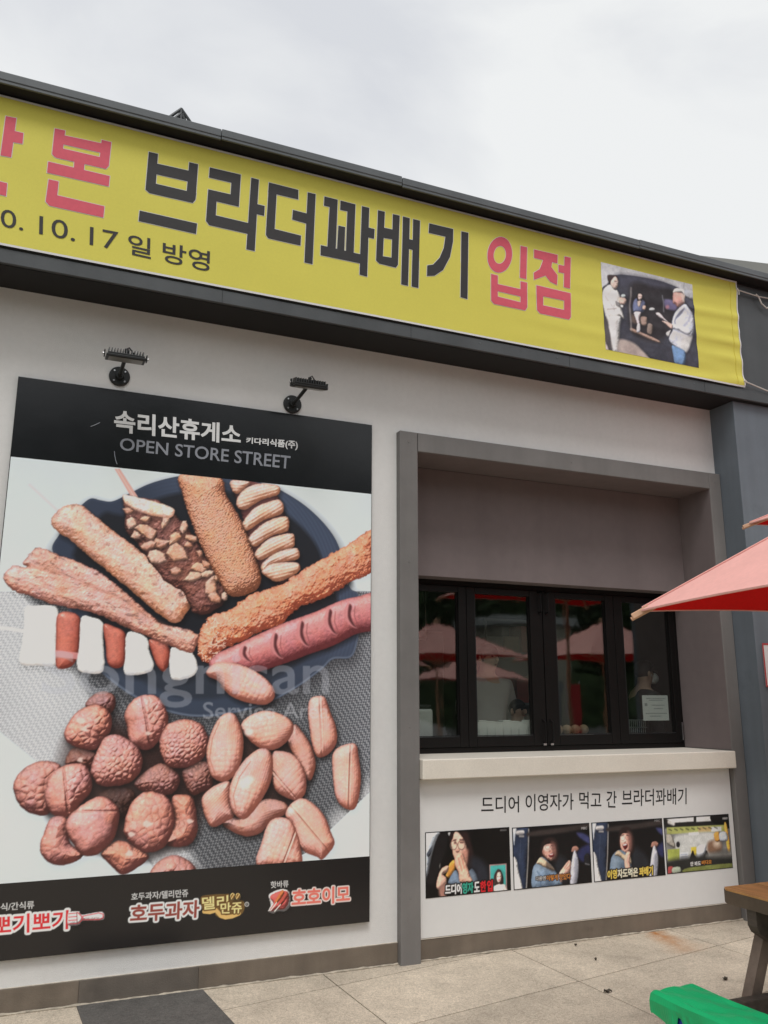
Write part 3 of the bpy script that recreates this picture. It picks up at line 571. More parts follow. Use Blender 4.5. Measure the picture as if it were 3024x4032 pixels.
def paint_still_a():
    pr = Print(*still_rect(0), .0032, C(15, 13, 13)); A, Ln, O, ring = pen(pr, S1, STILL_Y)
    A([(60, 250), (300, 240), (255, 330), (205, 450), (160, 600), (120, 780), (90, 960), (60, 1010)], (186, 194, 204))
    A([(110, 540), (160, 480), (200, 490), (150, 600), (110, 640), (85, 600)], (62, 66, 74))
    Ln([(270, 260), (200, 450), (150, 640), (105, 900)], .010, (112, 116, 122), .8, .004)
    A([(90, 1060), (110, 900), (180, 600), (290, 280), (420, 250), (400, 520), (300, 800), (200, 1060)], (27, 24, 25), .01)
    A([(430, 250), (470, 240), (455, 300)], (190, 190, 190)); A([(290, 790), (305, 740), (300, 830)], (130, 128, 122))
    A([(600, 236), (740, 236), (810, 420), (850, 620), (820, 800), (730, 800), (700, 500), (640, 310)], (44, 29, 28), .012)
    A([(480, 240), (560, 236), (520, 360), (470, 420), (450, 330)], (34, 22, 22), .006)
    A([(540, 240), (590, 236), (670, 320), (735, 470), (755, 630), (735, 760), (640, 800), (560, 700), (515, 610), (500, 500), (480, 420), (510, 330)], (222, 170, 148), .004)
    A([(660, 560), (755, 520), (752, 660), (735, 760), (680, 740)], (184, 120, 102), .012, .8)
    A([(545, 250), (595, 245), (640, 330), (560, 350)], (238, 198, 178), .008, .8)
    A([(530, 400), (560, 395), (565, 420), (530, 425)], (92, 60, 54), .004); A([(630, 390), (685, 395), (680, 418), (630, 415)], (92, 60, 54), .004)
    A([(545, 525), (575, 560), (610, 555), (625, 525), (590, 500)], (206, 146, 126), .005); O(585, 560, 22, 10, (96, 54, 48), .004, .8)
    A([(520, 360), (565, 352), (560, 372), (520, 378)], (60, 40, 38), .004); A([(625, 350), (690, 355), (690, 374), (628, 368)], (60, 40, 38), .004)
    O(525, 468, 44, 48, (240, 206, 180), .006, .55); O(652, 462, 46, 48, (240, 206, 180), .006, .55)
    ring(522, 450, 56, 74, .0042, (118, 92, 82)); ring(650, 445, 58, 76, .0042, (118, 92, 82)); Ln([(575, 430), (600, 425)], .004, (118, 92, 82))
    A([(440, 790), (480, 720), (530, 690), (560, 760), (540, 860), (500, 920), (450, 980), (395, 950), (425, 870)], (232, 160, 66), .004)
    for k in range(3): Ln([(500+20*k, 740+12*k), (450+22*k, 840+12*k), (430+20*k, 930)], .005, (190, 104, 40), .7, .004)
    A([(440, 1080), (450, 1000), (540, 860), (600, 900), (650, 1080), (540, 1110)], (104, 122, 142), .006)
    A([(770, 880), (830, 830), (900, 930), (925, 1070), (840, 1080), (780, 960)], (100, 116, 134), .006)
    A([(830, 640), (1000, 700), (1090, 860), (1080, 1060), (920, 1060), (880, 900), (800, 800)], (38, 40, 48), .02)
    A([(545, 640), (590, 580), (650, 560), (700, 640), (745, 790), (800, 960), (840, 1060), (640, 1060), (600, 900), (545, 770)], (216, 158, 134), .005)
    for a in ((600, 660, 660, 860), (650, 620, 700, 820)): Ln([(a[0], a[1]), (a[2], a[3])], .006, (150, 92, 76), .7, .005)
    A([(240, 1120), (262, 980), (320, 840), (400, 785), (445, 800), (425, 880), (350, 925), (405, 980), (405, 1060), (330, 1150), (275, 1175)], (214, 164, 142), .005)
    A([(290, 1150), (400, 1080), (390, 1290), (305, 1290)], (160, 112, 98), .01)
    A([(1106, 765), (1387, 745), (1397, 1200), (1118, 1210)], (170, 130, 128), .002, 1, False)
    A([(1122, 785), (1370, 766), (1380, 1200), (1130, 1210)], (66, 178, 170), .002, 1, False)
    A([(1176, 1060), (1190, 930), (1250, 840), (1310, 890), (1340, 1040), (1310, 1100), (1200, 1110)], (58, 40, 38), .005)
    A([(1225, 970), (1243, 895), (1285, 890), (1303, 960), (1292, 1030), (1262, 1062), (1235, 1030)], (226, 190, 176), .003); O(1266, 1018, 14, 10, (190, 60, 70), .002)
    O(1243, 962, 9, 5, (60, 40, 38), .002); O(1284, 960, 9, 5, (60, 40, 38), .002)
    A([(1160, 1215), (1175, 1130), (1250, 1085), (1290, 1085), (1360, 1090), (1392, 1150), (1392, 1215)], (206, 186, 180), .003)
    Ln([(1290, 205), (1380, 200)], .010, (130, 130, 130), .6)
    grain(pr); return pr

def paint_still_laugh(second):
    pr = Print(*still_rect(2 if second else 1), .0032, C(16, 14, 16)); A, Ln, O, ring = pen(pr, S2, STILL_Y)
    dx, dy = (812, -48) if second else (0, 0)
    def B(p, *a, **k): A(p, *a, dx=dx, dy=dy, **k)
    B([(50, 150), (215, 160), (200, 500), (190, 790), (140, 790), (60, 480)], (38, 48, 70), .004)
    B([(50, 150), (90, 160), (75, 260), (62, 330)], (176, 182, 190)); B([(55, 470), (92, 490), (110, 600), (150, 790), (60, 795)], (204, 203, 201), .003)
    Ln([(212, 170), (205, 480), (188, 770)], .009, (134, 130, 126), 1, .002, dx, dy); Ln([(130, 280), (120, 520)], .002, (90, 100, 118), .8, None, dx, dy)
    B([(225, 195), (480, 160), (840, 110), (840, 150), (560, 205), (225, 240)], (54, 46, 44), .008)
    B([(700, 205), (770, 210), (840, 260), (840, 320), (740, 260)], (58, 62, 108), .008); B([(700, 420), (760, 350), (840, 330), (840, 460), (760, 500)], (40, 44, 84), .01)
    if not second:
        B([(500, 440), (600, 480), (640, 640), (540, 740), (470, 640)], (34, 36, 42), .02)
        B([(330, 430), (338, 330), (385, 262), (455, 252), (508, 300), (518, 400), (505, 480), (470, 500), (420, 480), (350, 470)], (40, 28, 27), .008)
        B([(352, 400), (368, 345), (400, 322), (450, 318), (484, 350), (490, 430), (452, 488), (408, 478), (370, 440)], (206, 150, 132), .005)
        B([(352, 400), (380, 360), (372, 440), (400, 478), (372, 450)], (150, 98, 86), .006, .7)
        B([(385, 336), (415, 330), (412, 338), (388, 343)], (54, 38, 36), .003); B([(440, 332), (472, 336), (470, 343), (442, 339)], (54, 38, 36), .003); B([(420, 372), (432, 372), (438, 402), (418, 404)], (168, 112, 98), .004)
        B([(440, 300), (480, 310), (496, 360), (494, 440), (470, 470), (450, 400)], (120, 78, 70), .010, .8)
        B([(372, 340), (420, 330), (440, 370), (400, 390), (370, 380)], (240, 214, 200), .006, .8)
        B([(418, 425), (460, 415), (468, 440), (440, 458), (420, 445)], (110, 34, 38), .003); B([(425, 424), (458, 418), (455, 428), (428, 432)], (236, 226, 220), .002)
        ring(405, 352, 24, 22, .0026, (150, 110, 100), .8); ring(456, 350, 22, 22, .0026, (110, 80, 74), .7)
        B([(250, 590), (290, 510), (350, 450), (440, 530), (480, 590), (520, 650), (550, 740), (400, 770), (250, 770)], (104, 124, 146), .005); B([(262, 600), (300, 540), (330, 600), (300, 700)], (142, 160, 178), .012, .6); B([(380, 600), (430, 640), (470, 740), (400, 750)], (62, 78, 98), .014, .6)
        B([(290, 515), (335, 455), (400, 500), (462, 560), (470, 590), (380, 560), (320, 530)], (190, 164, 134), .004); B([(400, 500), (470, 570), (460, 600), (390, 560)], (60, 50, 46), .006, .7)
        Ln([(300, 600), (340, 660), (330, 760)], .006, (60, 84, 116), .7, .006)
        B([(515, 640), (560, 560), (622, 488), (648, 520), (642, 600), (582, 660), (540, 710)], (218, 166, 146), .004)
        for k in range(3): Ln([(575+18*k, 570+6*k), (620+12*k, 505+30*k)], .004, (150, 98, 84), .7, .003)
    else:
        P = lambda p, *a, **k: A(p, *a, **k)
        P([(1280, 360), (1380, 400), (1440, 520), (1400, 620), (1250, 600)], (36, 38, 44), .02)
        P([(1128, 300), (1138, 190), (1190, 142), (1255, 165), (1292, 260), (1290, 380), (1250, 430), (1180, 410), (1140, 360)], (40, 28, 27), .008)
        P([(1143, 290), (1156, 225), (1200, 208), (1246, 232), (1258, 320), (1244, 396), (1195, 418), (1154, 368)], (206, 150, 132), .005)
        P([(1150, 228), (1185, 222), (1182, 232), (1152, 238)], (54, 38, 36), .003); P([(1212, 222), (1244, 232), (1240, 241), (1212, 232)], (54, 38, 36), .003); P([(1184, 272), (1198, 272), (1206, 302), (1182, 304)], (168, 112, 98), .004)
        P([(1220, 190), (1262, 230), (1270, 330), (1250, 400), (1228, 300)], (128, 84, 76), .010, .8)
        P([(1150, 245), (1190, 235), (1205, 290), (1160, 300)], (242, 216, 200), .006, .8)
        P([(1172, 325), (1212, 315), (1222, 345), (1198, 375), (1176, 352)], (96, 28, 32), .003); P([(1176, 324), (1210, 318), (1208, 330), (1180, 336)], (238, 228, 222), .002)
        ring(1170, 262, 24, 24, .0026, (150, 110, 100), .8); ring(1222, 255, 22, 24, .0026, (110, 80, 74), .7)
        P([(1050, 480), (1100, 400), (1160, 380), (1230, 440), (1265, 540), (1250, 640), (1060, 640)], (106, 126, 146), .005); P([(1062, 500), (1100, 440), (1130, 480), (1090, 580)], (142, 160, 178), .012, .6); P([(1150, 520), (1210, 540), (1240, 620), (1150, 630)], (62, 78, 98), .014, .6)
        P([(1090, 430), (1130, 385), (1190, 430), (1250, 450), (1260, 520), (1200, 500), (1140, 450)], (192, 168, 138), .004)
        P([(1190, 470), (1215, 400), (1250, 410), (1240, 500), (1250, 570), (1200, 570)], (214, 160, 140), .004)
    B([(650, 400), (660, 350), (700, 340), (725, 370), (700, 400)], (150, 106, 92), .005)
    B([(678, 385), (710, 440), (722, 560), (700, 720), (635, 725), (650, 500)], (176, 176, 186), .004); B([(690, 470), (715, 500), (710, 620), (690, 720), (680, 560)], (120, 122, 134), .012, .8)
    B([(780, 440), (830, 420), (840, 540), (790, 540)], (26, 26, 30), .004); Ln([(790, 520), (830, 530)], .008, (120, 122, 126), .7, .003, dx, dy)
    Ln([(100, 205), (150, 200)], .026, (226, 220, 216), .9, .004, dx, dy); Ln([(120, 240), (158, 240)], .012, (226, 220, 216), .9, .003, dx, dy); B([(90, 215), (160, 205), (165, 250), (100, 255)], (20, 18, 20), .004, .35)
    grain(pr); return pr

def paint_still_shop():
    pr = Print(*still_rect(3), .0032, C(128, 128, 126)); A, Ln, O, ring = pen(pr, S4, STILL_Y)
    A([(320, 890), (1020, 840), (1030, 960), (330, 1000)], (34, 32, 32), .008)
    A([(345, 900), (640, 878), (640, 925), (415, 940)], (222, 222, 218), .003, 1, False); A([(668, 876), (832, 866), (834, 920), (668, 930)], (222, 222, 218), .003, 1, False)
    A([(836, 850), (1020, 840), (1035, 990), (960, 980), (840, 930)], (14, 13, 14), .004)
    A([(345, 990), (990, 960), (995, 1030), (350, 1065)], (166, 170, 92), .003, 1, False)
    A([(690, 985), (830, 978), (832, 1034), (690, 1040)], (192, 164, 106), .003, 1, False); A([(830, 985), (940, 980), (942, 1030), (832, 1036)], (212, 214, 214), .003, 1, False)
    A([(480, 1070), (900, 1050), (880, 1200), (800, 1330), (600, 1350), (500, 1300), (420, 1180)], (196, 198, 194), .012)
    A([(345, 1070), (400, 1080), (440, 1190), (420, 1210), (350, 1160)], (156, 150, 138), .006)
    O(470, 1175, 20, 32, (34, 32, 34)); A([(355, 1230), (485, 1220), (487, 1350), (360, 1360)], (160, 170, 74), .002, 1, False)
    A([(490, 1265), (580, 1258), (583, 1360), (482, 1368)], (216, 222, 230), .002, 1, False)
    for k in range(3): Ln([(500, 1285+k*26), (570, 1280+k*26)], .004, (110, 120, 140), .7)
    A([(610, 1205), (668, 1200), (670, 1290), (615, 1300)], (222, 194, 60), .003, 1, False)
    A([(600, 1360), (612, 1280), (632, 1240), (650, 1290), (690, 1350), (680, 1380)], (26, 22, 24), .004); A([(740, 1345), (770, 1240), (800, 1280), (800, 1350)], (28, 26, 28), .004)
    A([(680, 1200), (770, 1180), (770, 1250), (720, 1340), (680, 1320)], (210, 216, 228), .006)
    A([(800, 1150), (930, 1130), (935, 1260), (805, 1270)], (128, 96, 74), .012); O(895, 1165, 36, 34, (238, 214, 190), .02)
    A([(860, 1060), (910, 1040), (930, 1130), (880, 1140)], (206, 140, 60), .006); A([(970, 970), (1000, 960), (1040, 1240), (1010, 1240)], (222, 160, 60), .004)
    A([(920, 1050), (990, 1040), (1010, 1130), (930, 1140)], (172, 178, 186), .004)
    A([(340, 1360), (800, 1280), (1060, 1250), (1065, 1420), (365, 1505)], (40, 40, 38), .02); A([(800, 1280), (1060, 1250), (1060, 1300), (820, 1310)], (150, 148, 142), .02, .8)
    A([(580, 1430), (1070, 1380), (1070, 1440), (570, 1490)], (104, 110, 56), .004); A([(365, 1420), (420, 1425), (410, 1500), (362, 1510)], (150, 60, 60), .004)
    A([(410, 1430), (490, 1420), (495, 1480), (410, 1490)], (150, 160, 140), .004)
    for k in range(9): Ln([(370+62*k, 1010-3*k), (400+62*k, 1024-3*k)], .008, (60, 62, 40), .7, .004)
    Ln([(595, 1060), (690, 1055)], .018, (224, 222, 214), .9); Ln([(370, 930), (420, 950)], .024, (226, 222, 216), .9, .006); Ln([(960, 892), (1005, 888)], .012, (190, 190, 190), .6)
    grain(pr); return pr

def van_rect():
    q = survey(SB([(110, 62), (1465, 375), (1535, 1600), (150, 1350)]), BANNER_Y)
    return (q[0, 0]+q[3, 0])/2, (q[1, 0]+q[2, 0])/2, (q[2, 1]+q[3, 1])/2, (q[0, 1]+q[1, 1])/2
def paint_van():
    pr = Print(*van_rect(), .0045, C(206, 207, 211)); A, Ln, O, ring = pen(pr, SB, BANNER_Y)
    A([(100, 480), (190, 370), (330, 240), (520, 245), (700, 270), (950, 320), (1180, 400), (1420, 520), (1560, 620), (1560, 1640), (1100, 1640), (780, 1450), (500, 1400), (130, 1400), (100, 900)], (56, 56, 66), .006, 1)
    A([(330, 250), (560, 252), (900, 320), (1180, 420), (1240, 470), (900, 430), (560, 370), (340, 390)], (76, 76, 92), .03, .9)
    A([(545, 380), (900, 420), (1180, 480), (1180, 900), (950, 1230), (540, 1060)], (48, 44, 48), .02)
    A([(560, 820), (640, 880), (690, 960), (560, 940)], (96, 78, 70), .01); A([(690, 860), (780, 870), (770, 980), (700, 980)], (148, 122, 112), .006); A([(795, 960), (862, 985), (852, 1120), (785, 1090)], (124, 108, 100), .005)
    A([(545, 1020), (640, 1060), (950, 1200), (945, 1245), (700, 1140), (545, 1070)], (158, 128, 114), .005)
    Ln([(545, 430), (525, 700), (548, 1050)], .014, (150, 142, 140), .8, .006); Ln([(1010, 545), (1030, 780)], .010, (130, 130, 140), .8, .005)
    A([(1045, 600), (1220, 640), (1200, 760), (1050, 720)], (110, 102, 142), .008); O(1080, 715, 26, 26, (190, 130, 146), .008)
    # seated woman
    A([(570, 700), (590, 610), (640, 585), (730, 620), (760, 700), (720, 790), (600, 790), (575, 760)], (104, 112, 148), .005)
    O(668, 570, 44, 66, (40, 34, 36), .004); A([(645, 590), (645, 530), (680, 515), (705, 545), (700, 590), (670, 612)], (216, 190, 180), .004)
    A([(640, 630), (690, 625), (680, 700), (650, 700)], (196, 176, 164), .005); O(740, 720, 26, 34, (204, 170, 156), .004)
    A([(590, 790), (690, 790), (670, 880), (670, 970), (640, 970), (610, 880)], (206, 192, 196), .004); A([(635, 970), (675, 970), (680, 1080), (630, 1080)], (190, 186, 190), .004)
    O(855, 745, 42, 24, (180, 182, 182), .006)
    # man at the left, all in white
    A([(300, 240), (200, 240), (195, 300), (230, 370), (270, 350), (350, 300), (320, 240)], (58, 46, 46), .004)
    A([(240, 340), (300, 262), (340, 290), (356, 350), (345, 410), (310, 450), (260, 420)], (218, 190, 178), .004)
    A([(120, 620), (130, 460), (230, 380), (300, 460), (340, 470), (390, 590), (400, 720), (440, 880), (380, 860), (330, 900), (190, 900), (150, 780)], (214, 211, 208), .004)
    A([(185, 860), (380, 850), (385, 1000), (370, 1200), (362, 1390), (262, 1370), (230, 1150), (205, 980)], (212, 209, 206), .004)
    A([(200, 735), (320, 725), (320, 745), (200, 755)], (150, 140, 136), .005, .7); Ln([(290, 700), (340, 620), (360, 560)], .010, (176, 170, 168), .7, .008)
    for k in range(5): Ln([(318+14*k, 625+8*k), (330+14*k, 690+8*k)], .006, (70, 66, 70), .8)
    A([(360, 600), (390, 570), (450, 580), (478, 620), (450, 670), (390, 670)], (208, 174, 160), .004); O(425, 550, 34, 28, (176, 186, 186), .005); A([(395, 680), (430, 690), (425, 720), (395, 710)], (216, 214, 210), .004)
    A([(125, 900), (190, 900), (240, 1200), (265, 1370), (150, 1350)], (84, 78, 80), .01); A([(150, 1230), (180, 1260), (215, 1370), (150, 1360)], (196, 180, 176), .006)
    for a_ in ((300, 330, 325, 334), (1176, 575, 1200, 578)): Ln([(a_[0], a_[1]), (a_[2], a_[3])], .006, (70, 48, 46), .8, .003)
    for a_ in ((318, 400, 344, 402), (1168, 622, 1190, 626), (655, 560, 666, 560), (684, 558, 696, 558)): Ln([(a_[0], a_[1]), (a_[2], a_[3])], .005, (120, 70, 66), .8, .003)
    for k in range(6): Ln([(150+22*k, 520+30*k), (180+24*k, 600+34*k)], .008, (170, 166, 164), .5, .006)
    # sandy ground
    A([(365, 1210), (470, 1205), (600, 1260), (700, 1350), (800, 1470), (600, 1450), (360, 1400)], (190, 172, 164), .01); A([(440, 1300), (560, 1290), (640, 1400), (480, 1390)], (168, 148, 142), .012, .7)
    # man at the right
    A([(1170, 470), (1210, 435), (1300, 445), (1340, 480), (1345, 560), (1300, 500), (1180, 510)], (216, 212, 206), .004)
    A([(1165, 540), (1180, 500), (1290, 505), (1340, 560), (1335, 650), (1290, 690), (1230, 720), (1190, 670), (1160, 660), (1165, 600)], (206, 150, 140), .004)
    A([(1290, 510), (1345, 540), (1335, 640), (1300, 600)], (216, 196, 184), .008, .8); A([(1170, 630), (1210, 650), (1230, 690), (1180, 670)], (120, 76, 72), .008, .8)
    A([(1240, 740), (1340, 670), (1400, 740), (1470, 850), (1480, 1020), (1450, 1180), (1370, 1380), (1240, 1340), (1110, 1200), (1160, 1050), (1150, 960), (1180, 830)], (198, 201, 216), .004)
    A([(1300, 1180), (1450, 1150), (1370, 1380), (1280, 1330)], (214, 212, 208), .01, .9); A([(1190, 900), (1250, 800), (1330, 730), (1290, 820), (1210, 900), (1200, 970)], (84, 84, 100), .006, .8)
    A([(1140, 960), (1340, 1000), (1440, 1060), (1380, 1130), (1240, 1060), (1150, 1030)], (208, 210, 218), .004); Ln([(1160, 1035), (1280, 1080), (1420, 1140)], .012, (140, 142, 158), .7, .008); Ln([(1440, 800), (1400, 920), (1330, 990)], .012, (150, 152, 168), .7, .01)
    A([(1000, 920), (1080, 930), (1160, 980), (1140, 1040), (1060, 970)], (210, 172, 160), .004); A([(915, 800), (970, 800), (1040, 880), (1100, 940), (1000, 890), (930, 840)], (204, 190, 190), .004)
    A([(1070, 1090), (1130, 1060), (1110, 1150), (1070, 1130)], (206, 204, 204), .004); A([(1150, 1290), (1230, 1310), (1350, 1385), (1335, 1580), (1200, 1555), (1170, 1430)], (100, 134, 176), .005)
    A([(1340, 460), (1480, 470), (1480, 610), (1360, 560)], (170, 172, 178), .006); A([(1340, 580), (1480, 620), (1480, 760), (1400, 720)], (66, 66, 78), .006)
    Ln([(1330, 330), (1325, 430)], .004, (110, 112, 118), .7)
    pr.rgb = pr.rgb*.9+.03
    grain(pr, .04); return pr
# ================================================================== surfaces
M_wall = material('pale render', (.735, .73, .715), .85, .02, 30, .25, 220, .2, var2=.05, scale2=1.1, streak=0.025)
M_fascia = material('grey fascia paint', (.083, .090, .095), .5, .04, 6, .05, 90, .35, var2=.12, scale2=1.5, streak=0.16)
M_cap = material('grey roof metal', (.118, .129, .136), .42, .04, 5, 0, 50, .4, var2=.12, scale2=2, streak=0.14)
M_column = material('blue grey column paint', (.165, .193, .222), .6, .03, 8, .06, 120, .3, var2=.12, scale2=1.3, streak=0.16)
M_frame = material('taupe frame paint', (.198, .189, .182), .62, .04, 10, .12, 160, .3, var2=.14, scale2=1.4, streak=0.15)
M_inner = material('dark taupe paint', (.20, .165, .163), .75, .03, 14, .10, 180, .25, var2=.08, scale2=1.4, streak=0.08)
M_plinth = material('brown plinth paint', (.205, .168, .132), .7, .05, 9, .15, 140, .25, var2=.22, scale2=2.2, streak=0.2)
M_plinth2 = material('darker plinth patch', (.16, .137, .115), .7, .05, 9, .15, 140, .25, var2=.22, scale2=2.2, streak=0.2)
M_black = material('black window frame', (.006, .0052, .005), .45, .1, 10, 0, 50, .22)
M_rubber = material('black rubber', (.015, .015, .016), .7, .1, 20)
M_steel = material('brushed steel', (.55, .55, .56), .32, .05, 40, metal=1.0)
M_stone = material('pale counter stone', (.76, .71, .62), .42, .05, 160, .02, 200, .45, var2=.05, scale2=4)
M_white = material('white board', (.765, .765, .752), .5, .01, 20, .01, 100, .35, var2=.03, scale2=1.6)
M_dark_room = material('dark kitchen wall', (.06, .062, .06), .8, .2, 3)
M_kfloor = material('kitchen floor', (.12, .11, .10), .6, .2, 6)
M_caulk = material('pale sealant', (.6, .55, .47), .7, .15, 40)
M_lamp = material('black lamp casting', (.014, .015, .015), .45, .1, 30, spec=.4)
M_rope = material('white cord', (.7, .68, .64), .8, .1, 80)
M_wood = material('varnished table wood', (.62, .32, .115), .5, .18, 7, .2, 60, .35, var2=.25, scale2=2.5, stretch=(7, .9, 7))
M_wood_dark = material('weathered brown timber', (.085, .068, .056), .7, .2, 8, .3, 60, .3, var2=.3, scale2=3, stretch=(5, 1, 5))
M_wood_leg = material('worn brown leg paint', (.21, .16, .13), .65, .2, 9, .25, 60, .3, var2=.35, scale2=4)
M_green = material('green plastic cover', (.004, .40, .14), .42, .06, 9, .3, 22, .4, var2=.12, scale2=4)
M_blue = material('blue plastic cover', (.03, .06, .42), .45, .08, 10, .2, 30, .4)
M_canopy = material('sunlit pink canopy cloth', (.95, .53, .48), .75, .03, 60, .12, 14, .2, var2=.09, scale2=3, trans=.22)  # red cloth; its sunlit sheen and overexposure are put into the pink
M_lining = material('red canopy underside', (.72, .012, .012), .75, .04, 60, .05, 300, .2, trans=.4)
M_ribwood = material('pale rib wood', (.56, .34, .22), .6, .15, 14)
M_yellow = material('yellow banner cloth', (.72, .655, .115), .62, .02, 90, .06, 700, .25, var2=.03, scale2=2)
M_hem = material('white banner hem', (.72, .71, .70), .7, .03, 50)
M_ink_dark = material('charcoal ink', (.046, .044, .045), .6, .05, 40, spec=.25)
M_ink_pink = material('pink ink', (.70, .115, .16), .6, .04, 40, spec=.25)
M_ink_black = material('black ink', (.015, .015, .016), .5, .05, 40)
M_gloss_black = material('gloss black poster film', (.010, .011, .013), .16, .1, 4, .012, 30, .5, rvar=.05)
M_letter_white = material('white vinyl letters', (.70, .71, .71), .45, .02, 30)
M_letter_grey = material('grey vinyl letters', (.25, .265, .30), .45, .02, 30)
P_poster = print_material('printed food picture', .34, .45)
P_still = print_material('printed still', .38, .4)
P_banner = print_material('printed banner cloth', .65, .2)

def glass_material():
    m = bpy.data.materials.new('window glass'); m.use_nodes = True; t = m.node_tree; t.nodes.remove(t.nodes['Principled BSDF'])
    tr = t.nodes.new('ShaderNodeBsdfTransparent'); tr.inputs[0].default_value = (.88, .91, .89, 1)
    gl = t.nodes.new('ShaderNodeBsdfGlossy'); gl.inputs['Roughness'].default_value = .028; gl.inputs[0].default_value = (.95, .97, .96, 1)
    fr = t.nodes.new('ShaderNodeLayerWeight'); fr.inputs[0].default_value = .5      # same from either face of the pane
    pw = t.nodes.new('ShaderNodeMath'); pw.operation = 'POWER'; pw.inputs[1].default_value = 2.6; t.links.new(fr.outputs['Facing'], pw.inputs[0])
    mu = t.nodes.new('ShaderNodeMath'); mu.operation = 'MULTIPLY_ADD'; mu.inputs[1].default_value = .75; mu.inputs[2].default_value = .085; mu.use_clamp = True
    nb = t.nodes.new('ShaderNodeTexNoise'); nb.inputs['Scale'].default_value = 2.0; bp = t.nodes.new('ShaderNodeBump'); bp.inputs['Strength'].default_value = .05; bp.inputs['Distance'].default_value = .02
    mx = t.nodes.new('ShaderNodeMixShader'); L = t.links.new
    L(nb.outputs[0], bp.inputs['Height']); L(bp.outputs[0], gl.inputs['Normal'])
    L(pw.outputs[0], mu.inputs[0]); L(mu.outputs[0], mx.inputs[0]); L(tr.outputs[0], mx.inputs[1]); L(gl.outputs[0], mx.inputs[2]); L(mx.outputs[0], t.nodes['Material Output'].inputs['Surface'])
    return m
M_glass = glass_material()

def paving_material(name, base, dark=False):
    m = bpy.data.materials.new(name); m.use_nodes = True; t = m.node_tree; b = t.nodes['Principled BSDF']; L = t.links.new; N = t.nodes.new
    g = N('ShaderNodeNewGeometry'); b.inputs['Roughness'].default_value = .8; b.inputs['Specular IOR Level'].default_value = .25
    def noise(sc, de=4, ro=.5, di=0):
        n = N('ShaderNodeTexNoise'); n.inputs['Scale'].default_value = sc; n.inputs['Detail'].default_value = de; n.inputs['Roughness'].default_value = ro; n.inputs['Distortion'].default_value = di; L(g.outputs['Position'], n.inputs['Vector']); return n.outputs['Fac']
    def rng(s, a, c, lo, hi):
        n = N('ShaderNodeMapRange'); n.inputs[1].default_value = a; n.inputs[2].default_value = c; n.inputs[3].default_value = lo; n.inputs[4].default_value = hi; L(s, n.inputs[0]); return n.outputs[0]
    def mul(a, c):
        n = N('ShaderNodeMath'); n.operation = 'MULTIPLY'; L(a, n.inputs[0]); L(c, n.inputs[1]); return n.outputs[0]
    oi = N('ShaderNodeObjectInfo')
    f = mul(rng(noise(75, 3, .6, 1.5), .38, .62, .78, 1.18), rng(noise(230, 2), .35, .7, .86, 1.12))
    f = mul(f, rng(noise(1.4, 6, .6), .35, .65, .84, 1.08)); f = mul(f, rng(noise(7, 5, .65), .3, .62, .86, 1.04)); f = mul(f, rng(oi.outputs['Random'], 0, 1, .93, 1.05))
    sp = mul(rng(noise(34, 2, .5), .70, .76, 1.0, .66), mul(rng(noise(2.6, 4, .6, .6), .60, .72, 1.0, .80), rng(noise(13, 3, .55), .70, .78, 1.0, .72))); f = mul(f, sp)
    v = N('ShaderNodeVectorMath'); v.operation = 'SCALE'; v.inputs[0].default_value = base; L(f, v.inputs['Scale']); col = v.outputs[0]
    if not dark:      # rust washed out from a bolt under the counter front
        sx = N('ShaderNodeSeparateXYZ'); L(g.outputs['Position'], sx.inputs[0])
        def m1(op, a, bb=None, val=None):
            n = N('ShaderNodeMath'); n.operation = op; L(a, n.inputs[0])
            if bb is not None: L(bb, n.inputs[1])
            elif val is not None: n.inputs[1].default_value = val
            return n.outputs[0]
        ax = m1('ADD', m1('MULTIPLY', sx.outputs['Y'], val=.21), val=3.935)      # the run drifts to the side as it leaves the wall
        wob = m1('MULTIPLY', rng(noise(6, 3), .3, .7, -1, 1), val=.035)
        dx = m1('ABSOLUTE', m1('ADD', m1('SUBTRACT', sx.outputs['X'], ax), wob))
        wd = rng(sx.outputs['Y'], 0, -.42, .07, .16)
        q = m1('DIVIDE', dx, wd); across = rng(q, 0, 1.25, 1, 0); along = rng(sx.outputs['Y'], -.46, -.02, .30, 1.0)
        k = m1('MULTIPLY', mul(across, along), val=1.05); k = mul(k, rng(noise(25, 4), .3, .6, .6, 1.0)); k = mul(k, rng(sx.outputs['Y'], -.50, -.44, 0, 1))
        mx = N('ShaderNodeMix'); mx.data_type = 'RGBA'; L(k, mx.inputs[0]); L(col, mx.inputs[6]); mx.inputs[7].default_value = (.40, .16, .035, 1); col = mx.outputs[2]
    L(col, b.inputs['Base Color'])
    bp = N('ShaderNodeBump'); bp.inputs['Strength'].default_value = .35; bp.inputs['Distance'].default_value = .004; L(noise(120, 3), bp.inputs['Height']); L(bp.outputs[0], b.inputs['Normal'])
    return m
M_pave = paving_material('pale speckled paving', (.565, .487, .385))
M_slab = paving_material('dark grey slab', (.115, .108, .10), True)
M_grout = material('dirty joint sand', (.10, .085, .068), .95, .2, 20)
M_far_ground = material('tarmac forecourt', (.09, .088, .085), .9, .15, 20, .2, 60, .2, var2=.2, scale2=.3)

